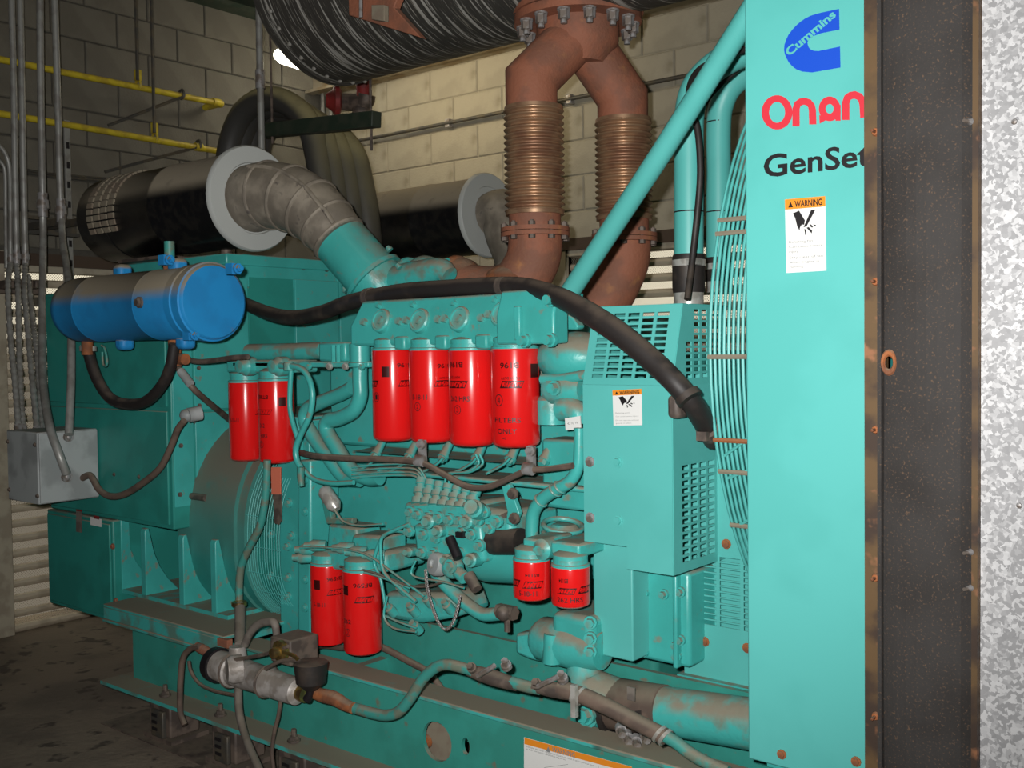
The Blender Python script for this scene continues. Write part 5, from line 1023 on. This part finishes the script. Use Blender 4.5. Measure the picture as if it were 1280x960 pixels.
for i, (a, c, hx_, bx_) in enumerate((((587, 838), (645, 856), ((597, 845), (618, 832)), (633, 832)), ((668, 858), (724, 868), ((672, 858), (697, 846)), (703, 848)))):
    vlv = hose('ball_valve', [a, ((a[0]*2+c[0])/3, (a[1]*2+c[1])/3), ((a[0]+c[0]*2)/3, (a[1]+c[1]*2)/3), c], [7.5, 10, 10, 8], 'browndirt', None, Y=1.84, parent=ch, n=8)
    P = pts(hx_, 1.8); b = MB(); b.tube([P[0], P[1]], [rp(P[0], 3.2)]*2, 8, False); b.out('valve_handle', M['bolt'], vlv)
    b = MB(); b.bolt(W(*bx_, 1.82), (.2, -.6, .8), .0095, .02); b.out('valve_bolt', M['bolt'], vlv)
    b = MB(); b.bolt(W(a[0]+3, a[1]-3, 1.82), (.2, -.8, .6), .009, .016); b.out('valve_bolt', M['browndirt'], vlv)
hose('teal_nipple', [(640, 853), (658, 858), (674, 861)], 7.5, 'hoseteal', None, Y=1.84, parent=ch, n=12)
hose('brown_hose', [(700, 861), (724, 868), (760, 884), (800, 905), (832, 921)], 10.5, 'brownhose', None, Y=1.84, parent=ch, n=16)
hose('teal_tail', [(828, 918), (845, 928), (862, 941), (885, 954), (910, 965)], 8, 'hoseteal', None, Y=1.84, parent=ch, n=14)
for a, ax in (((719, 867), (.9, 0, -.35)), ((725, 869), (.9, 0, -.35)), ((823, 916), (.8, 0, -.5)), ((830, 920), (.8, 0, -.5))):
    p = W(*a, 1.84); b = MB(); b.lathe(p, ax, [(0, rp(p, 11)), (0, rp(p, 12.2)), (.007, rp(p, 12.2)), (.007, rp(p, 11))], 20); b.out('band_clamp', M['steel'], ch)
b = MB(); b.cbox(W(718, 876, 1.8), (.012, .012, .07)); b.out('clamp_screw', M['steel'], ch)
hose('brown_drain_hose', [(470, 806), (486, 813), (510, 826), (535, 840), (548, 856), (556, 868)], 4.5, 'brownhose', 'brown hose slanting down behind the teal bend near the lower filters', Y=2.12)
hose('brown_supply_hose', [(362, 828, 1.9), (380, 812, 1.93), (405, 807), (430, 810), (470, 806)], 4, 'brownhose', 'brown hose passing behind the lower pair of filters', Y=2.12)

# ================================================================ LEFT WALL SERVICES
XP = -4.5
def conduit(path, r, label, X=XP, mt='conduit', name='conduit', cat='conduit', group=None, n=10, cps=()):
    t = None; P = [W(q[0], q[1], X=q[2] if len(q) > 2 else X) for q in path]; b = MB(); b.tube(P, rp(P[0], r), n)
    if not cps: return tag(b.out(name, M[mt], ang=60), label, cat, group)
    t = T(name, P[-1], label, cat, group); b.out('tube', M[mt], t, ang=60)
    for y_, rr, h in cps:
        q = min(smooth(P, 12), key=lambda p: abs(p.z-W(path[0][0], y_, X=X).z)); b = MB(); b.lathe(q, (0, 0, 1), [(-h, rp(q, rr)), (-h*.3, rp(q, rr*1.0)), (-h*.3, rp(q, rr*1.25)), (h*.4, rp(q, rr*1.25)), (h*.4, rp(q, rr)), (h, rp(q, rr))], 12); b.out('coupling', M['bolt'], t)
    return t
GV = 'vertical conduits on the left wall'
conduit([(-12, 176), (0, 183), (8, 195), (12, 214), (13, 260), (13, 330)], 2.8, 'thin conduit bending out of the left edge of the photo', cps=((322, 3.2, .02),), group=GV)
conduit([(-8, 196), (3, 205), (6.5, 220), (7, 270), (8, 335)], 2.4, 'thinnest conduit at the very left edge, behind the bent one', group=GV, X=-4.53)
conduit([(14, -15), (17, 100), (19, 220), (21, 330)], 4, 'second conduit from the left going straight up the wall', cps=((318, 4.4, .03),), group=GV)
conduit([(25, -15), (27.5, 110), (29.5, 230), (32, 330)], 4, 'conduit directly right of the second conduit, nearly touching it', cps=((318, 4.4, .03),), group=GV)
conduit([(50, -15), (51, 120), (53, 230), (54, 300), (53, 380, -4.1), (53, 450, -3.9), (55, 490, -3.75), (62, 533, -3.58), (74, 568, -3.51), (83, 592, -3.51)], 4.4, 'thick conduit with a coupling that bends down to the front of the grey box', cps=((258, 6, .05),), group=GV, X=-4.3)
conduit([(68, -15), (72, 120), (75, 230), (77, 275), (79, 305, -4.22), (85, 345, -4.0), (88.5, 390, -3.75), (89, 470, -3.6), (86, 543, -3.51)], 4.2, 'rightmost conduit, with a coupling, curving in front of the cabinet to the grey box', cps=((262, 5.6, .05),), group=GV, X=-4.3)
GF = 'ribbed flexible conduits above the grey box'
for i, (pth, lab) in enumerate((([(13, 330), (10, 358), (13, 420), (19, 480), (23.5, 540)], 'leftmost ribbed flexible conduit entering the grey box'), ([(21, 330), (23, 370), (24, 430), (26, 490), (29, 540)], 'second ribbed flexible conduit entering the grey box'), ([(32, 330), (31, 365), (36, 425), (41, 480), (47, 542)], 'third ribbed flexible conduit entering the grey box'), ([(35, 345), (41, 400), (46, 440), (50, 490), (53, 542)], 'rightmost ribbed flexible conduit entering the grey box top'))):
    e_ = (-4.5, -3.7); P = []
    for k, (a, c) in enumerate(pth):
        X_ = -4.5+(.68 if i > 1 else .5)*k/(len(pth)-1); P.append(W(a, c, X=X_))
    SP = smooth(P, 30); L_ = len(SP); r = rp(P[2], 3.6); b = MB(); b.tube(SP, [r*(1+.12*math.sin(j*1.55)) for j in range(L_)], 8, False); t = T('flexible_conduit', P[-1], lab, 'conduit', GF); b.out('ribbed_tube', M['conduit'], t, ang=80)
    b = MB(); d_ = (SP[-1]-SP[-4]).normalized(); b.cyl(SP[-1]-d_*.03, SP[-1], r*1.35, None, 8); b.out('box_connector', M['bolt'], t)
sc_ = T('strut_channel', W(83, 250, X=-4.66), 'tall perforated steel strut channel upright on the left wall', 'strut')
a, c = W(80, 150, X=-4.66), W(87.5, 150, X=-4.66); zt2, zb2 = W(83, 150, X=-4.66).z, .3
b = MB(); b.box((-4.71, a.y, zb2), (-4.66, c.y, zt2)); b.out('channel', M['conduit'], sc_, bevel=.003)
z = zb2+.1
while z < zt2-.05:
    b = MB(); b.box((-4.661, (a.y+c.y)/2-.007, z), (-4.6585, (a.y+c.y)/2+.007, z+.03)); b.out('slot', M['ink'], sc_); z += .09
hs = T('strut_rail', W(66, 282, X=-4.6), 'short dark horizontal strut rail holding the two thick conduits on the left wall', 'strut')
a, c = W(34, 279, X=-4.62), W(98, 284, X=-4.62); b = MB(); b.box((-4.655, a.y, a.z-.045), (-4.61, c.y, a.z-.03)); b.box((-4.655, a.y, a.z+.02), (-4.61, c.y, a.z+.035)); b.box((-4.655, a.y, a.z-.045), (-4.64, c.y, a.z+.035)); b.out('channel', M['strut'], hs)
for px in (53, 77): p = W(px, 282, X=-4.55); b = MB(); b.box((-4.62, p.y-.045, p.z-.02), (-4.3 if px else 0, p.y-.035, p.z+.01)); b.out('pipe_strap', M['strut'], hs)
h2 = T('strut_rail', W(25, 358, X=-4.56), 'dusty horizontal strut rail with conduit clamps above the grey box', 'strut')
a, c = W(0, 352, X=-4.56), W(57, 360, X=-4.56); b = MB(); b.box((-4.6, a.y-.1, a.z-.05), (-4.56, c.y, a.z)); b.out('channel', M['browndirt'], h2, bevel=.004)
for px in (8, 21, 32, 46): p = W(px, 355, X=-4.5); b = MB(); b.box((-4.56, p.y-.02, p.z-.02), (-4.47, p.y+.02, p.z+.015)); b.out('conduit_clamp', M['browndirt'], h2, bevel=.004)
b = MB(); a, c = W(45, 366, X=-4.57), W(60, 372, X=-4.57); b.box((-4.6, a.y-.05, a.z-.06), (-4.55, c.y, a.z-.02)); b.out('lower_channel', M['strut'], h2)
# grey junction box
YJ = 1.77; a, c = W(8, 537, YJ), W(48.5, 631, YJ); zt3 = W(48.5, 541, YJ).z
jb = T('junction_box', (c.x-.1, 1.88, c.z), 'grey steel junction box with conduits entering its top, at the left edge beside the cabinet', 'junction box')
b = MB(); b.box((a.x, YJ, c.z), (c.x, 1.993, zt3)); b.out('box_body', M['boxgrey'], jb, bevel=.004)
b = MB(); b.box((c.x+.0005, YJ+.004, c.z+.004), (c.x+.008, 1.99, zt3-.004)); b.out('side_cover', M['boxgrey'], jb, bevel=.002)
for px, py in ((10, 552), (44, 556), (12, 612), (47, 620)): b = MB(); b.bolt(W(px, py, YJ), (0, -1, 0), .006, .006); b.out('screw', M['browndirt'], jb)
for (px, py), r in (((83, 596), 5.5), ((85, 546), 5)):
    p = W(px, py, X=c.x+.012); b = MB(); b.ball(p, rp(p, r), (1, 1, 1.2)); b.cyl(p-V((.02, 0, 0)), p+V((.01, 0, 0)), rp(p, r*1.2), None, 10); b.out('conduit_hub', M['bolt'], jb)
hose('flexible_cable', [(81, 609), (92, 605), (104, 597), (112, 594), (117, 600), (124, 612), (137, 620), (155, 618), (178, 604), (200, 585), (213, 560), (222, 537), (230, 526)], 4.2, 'brownhose', 'dark flexible cable sagging from the grey box along the cabinet front', 'cable', Y=1.93, n=10)
p = W(233, 519, 1.96); b = MB(); b.ball(p, .021, (1.2, 1, 1)); b.cyl(p+V((.01, 0, 0)), p+V((.02, .04, .006)), .024, None, 12); tag(b.out('cable_elbow', M['boxgrey']), 'dusty elbow connector where the sagging cable enters the cabinet corner', 'fitting')
# yellow gas pipes
GP = 'yellow gas pipes'
def gas(pts_, lab, fits):
    P = [W(a, c, X=-4.58) for a, c in pts_]; t = T('gas_pipe', P[0], lab, 'pipe', GP); b = MB(); b.tube(P, rp(P[1], 4.2), 12, False); b.out('pipe', M['yellow'], t, ang=60)
    for a, c in fits: p = W(a, c, X=-4.58); b = MB(); b.cyl(p-V((0, .02, 0)), p+V((0, .02, 0)), rp(p, 5.2), None, 12); b.out('collar', M['yellow'], t)
    return t
g1 = gas([(-30, 68), (100, 94.5), (272, 129), ], 'upper yellow gas pipe on the left wall, ending at an elbow', ((270, 128),))
p = W(275, 129.5, X=-4.58); b = MB(); b.ball(p, rp(p, 5.2)); b.cyl(p, (-4.71, p.y, p.z), rp(p, 4.2), None, 12); b.out('elbow', M['yellow'], g1)
g2 = gas([(-30, 137), (100, 158.5), (270, 188.5)], 'lower yellow gas pipe on the left wall, vanishing behind the cable arch', ((248, 184),))
GH = 'gas pipe hanger rods'
for (x0, x1, yb, px, py, lab) in ((170, 172, 100, 172.5, 106, 'left thin rod hanging from the ceiling to the upper yellow pipe'), (187, 193, 166, 193.5, 172, 'right thin rod hanging from the ceiling to the lower yellow pipe')):
    a, c = W(x0, -60, X=-4.56), W(x1, yb, X=-4.56); t = T('hanger_rod', c, lab, 'hanger', GH); b = MB(); b.cyl(c, (c.x, c.y-.0, 3.9), .009, None, 6); b.out('rod', M['strut'], t)
    p = W(px, py, X=-4.58); b = MB(); b.ring(p, (0, 1, 0), rp(p, 5.6), .006, 18, 6); b.cbox(p+V((0, 0, .045)), (.02, .028, .05)); b.out('clevis_hanger', M['yellow'], t)
for a, c, e, lab in (((227, 121), (135, 157), (227, 118), 'slanting brace rod from the upper yellow pipe to the wall'), ((246, 184), (131, 215), (248, 181), 'slanting brace rod from the lower yellow pipe to the wall')):
    p, q_ = W(*a, X=-4.57), W(*c, X=-4.7); t = T('brace_rod', q_, lab, 'brace', 'brace rods of the gas pipes'); b = MB(); b.cyl(p, q_, .008, None, 6); b.out('rod', M['strut'], t)
    p = W(*e, X=-4.58); b = MB(); b.ring(p, (0, 1, 0), rp(p, 5.4), .007, 16, 6); b.out('pipe_ring', M['strut'], t)
GW = 'thin wall wires'
for dy, lab in ((0, 'upper of the two thin tubes running along the left wall'), (3.2, 'lower of the two thin tubes running along the left wall')):
    P = [W(-20, 203+dy, X=-4.69), W(60, 217+dy, X=-4.69), W(165, 226+dy, X=-4.69)]; b = MB(); b.tube(P, .006, 6, False); tag(b.out('thin_tube', M['strut']), lab, 'tube', GW)
# conduits down the corner
for px, r, lab in ((392.5, 2.2, 'leftmost thin conduit in the room corner behind the cables'), (403.5, 2.4, 'middle thin conduit in the room corner behind the cables'), (413.5, 2.4, 'rightmost thin conduit in the room corner behind the cables')):
    p = W(px, 150, 4.03); b = MB(); b.cyl((p.x, p.y, 1.0), (p.x, p.y, 3.9), rp(p, r), None, 8); tag(b.out('corner_conduit', M['strut'] if px < 400 else M['conduit']), lab, 'conduit', 'corner conduits')
a, c = W(325, 0, X=-3.75), W(327, 180, X=-3.75)
dr = T('drop_conduit', c, 'grey conduit dropping in front of the cable arch above the air cleaner', 'conduit')
q_ = W(328, 100, X=-3.75); b = MB(); b.cyl((c.x, c.y, 2.02), (c.x, c.y, 3.9), rp(c, 4.3), None, 12); b.out('tube', M['conduit'], dr)
b = MB(); b.cyl((c.x, c.y, q_.z-.04), (c.x, c.y, q_.z+.04), rp(c, 6), None, 12); b.out('coupling', M['bolt'], dr)
# conduit along the back wall
cw = T('wall_conduit', W(540, 158, 4.04), 'thin conduit running along the back wall behind the bellows', 'conduit')
p, q_ = W(440, 177.5, 4.045), W(842, 97.5, 4.045); b = MB(); b.cyl((p.x, 4.045, p.z), (q_.x+1.2, 4.045, p.z), .0095, None, 10); b.out('tube', M['strut'], cw)
for px in (560, 712, 800): a = W(px, 151, 4.05); b = MB(); b.box((a.x-.015, 4.04, p.z-.022), (a.x+.015, 4.075, p.z+.022)); b.out('clip', M['bolt'], cw, bevel=.003)
# heavy cables over a tray bar
YC = 3.0
GC = 'heavy cables arching over the green bar'
labs = ('front heavy black cable of the arch, dusty yellow on top', 'second heavy black cable of the arch', 'third heavy black cable of the arch', 'rear heavy black cable of the arch, nearest the corner')
for i in range(4):
    k = i/3; dx, dy_, yy = 22*k, 6*k, YC+.16*k
    pth = [(281+12.5*i, 262), (282+12.5*i, 220), (288+12*i, 178+3*i), (301+11*i, 146+5*i), (322+10*i, 127+7*i), (346+9*i, 124+8*i), (371+10*i, 137+7*i), (388+12*i, 160+4*i), (397+15*i, 195), (403+16*i, 230), (407+17*i, 270), (409+18*i, 320)]
    P = pts(pth, yy); b = MB(); b.tube(P, rp(P[5], 15.5), 16, True, 5); tag(b.out('heavy_cable', M['cable'], ang=70), labs[i], 'cable', GC)
p, q_ = W(331, 164, 2.95), W(471, 149, 2.9); d_ = (q_-p).normalized(); n_ = d_.cross(Z1).normalized(); b = MB(); b.cbox((p+q_)/2, ((q_-p).length, .05, .062), (d_, n_, d_.cross(n_)*-1)); gb = tag(b.out('tray_bar', M['beamgreen'], bevel=.004), 'dark green square bar carrying the cable arch, left of the bellows', 'bar')
a = W(463, 105, 2.93); b = MB(); b.cyl((a.x, 2.93, q_.z-.11), (a.x, 2.93, 3.9), .0055, None, 6); tag(b.out('hanger_rod', M['browndirt']), 'thin rod hanging down through the end of the green bar', 'hanger')
b = MB(); a = W(340, 150, 2.93); b.cyl((a.x, 2.93, q_.z), (a.x, 2.93, 3.9), .0055, None, 6); tag(b.out('hanger_rod', M['browndirt']), 'thin rod above the left end of the green bar', 'hanger')
rv = T('red_valve', W(430, 128, 3.38), 'red and brown pipe valve below the end of the silencer', 'valve')
p = W(421, 126, 3.28); b = MB(); b.lathe(p, (-.6, -.8, 0), [(-.02, .05), (-.01, .07), (.01, .072), (.02, .05), (.05, .03)], 16); b.out('handwheel', M['redvalve'], rv)
b = MB(); b.tube([W(422, 127, 3.33), W(440, 128, 3.35), W(456, 127, 3.36), W(459, 118, 3.36)], .04, 14); b.out('valve_body', M['browndirt'], rv)
b = MB(); a, c = W(455, 122, 3.36), W(454, 100, 3.36); b.cyl(a, c, .035, None, 14); b.out('red_nipple', M['redvalve'], rv)
b = MB(); b.cyl(c, (c.x, c.y, 3.9), .024, None, 12); b.out('riser_pipe', M['browndirt'], rv)
b = MB(); a = W(452, 140, 3.36); b.ball(a, .045); b.out('union', M['browndirt'], rv)
# fluorescent batten behind the silencer
bf = T('lamp_batten', (-3.6, 3.4, 2.66), 'lit lamp with two glowing tubes peeping out left of the silencer', 'lamp')
p1, p2 = W(346, 67, 3.34), W(363, 76, 3.30); d_ = p2-p1
for s in (0, 1):
    q1 = W(347+4*s, 68+4*s, 3.3); b = MB(); b.lathe(q1, W(402+3*s, 90, 3.75)-q1, [(0, .012), (.01, .028), (1.0, .028), (1.01, .012)], 16); b.out('glowing_tube', M['bulb'], bf)
b = MB(); b.box((p1.x+.2, 3.36, p1.z+.03), (p1.x+1.06, 3.43, p1.z+.07)); b.cyl((p1.x+.5, 3.4, p1.z+.06), (p1.x+.5, 3.4, 3.9), .008, None, 6); b.out('housing', M['frame'], bf)
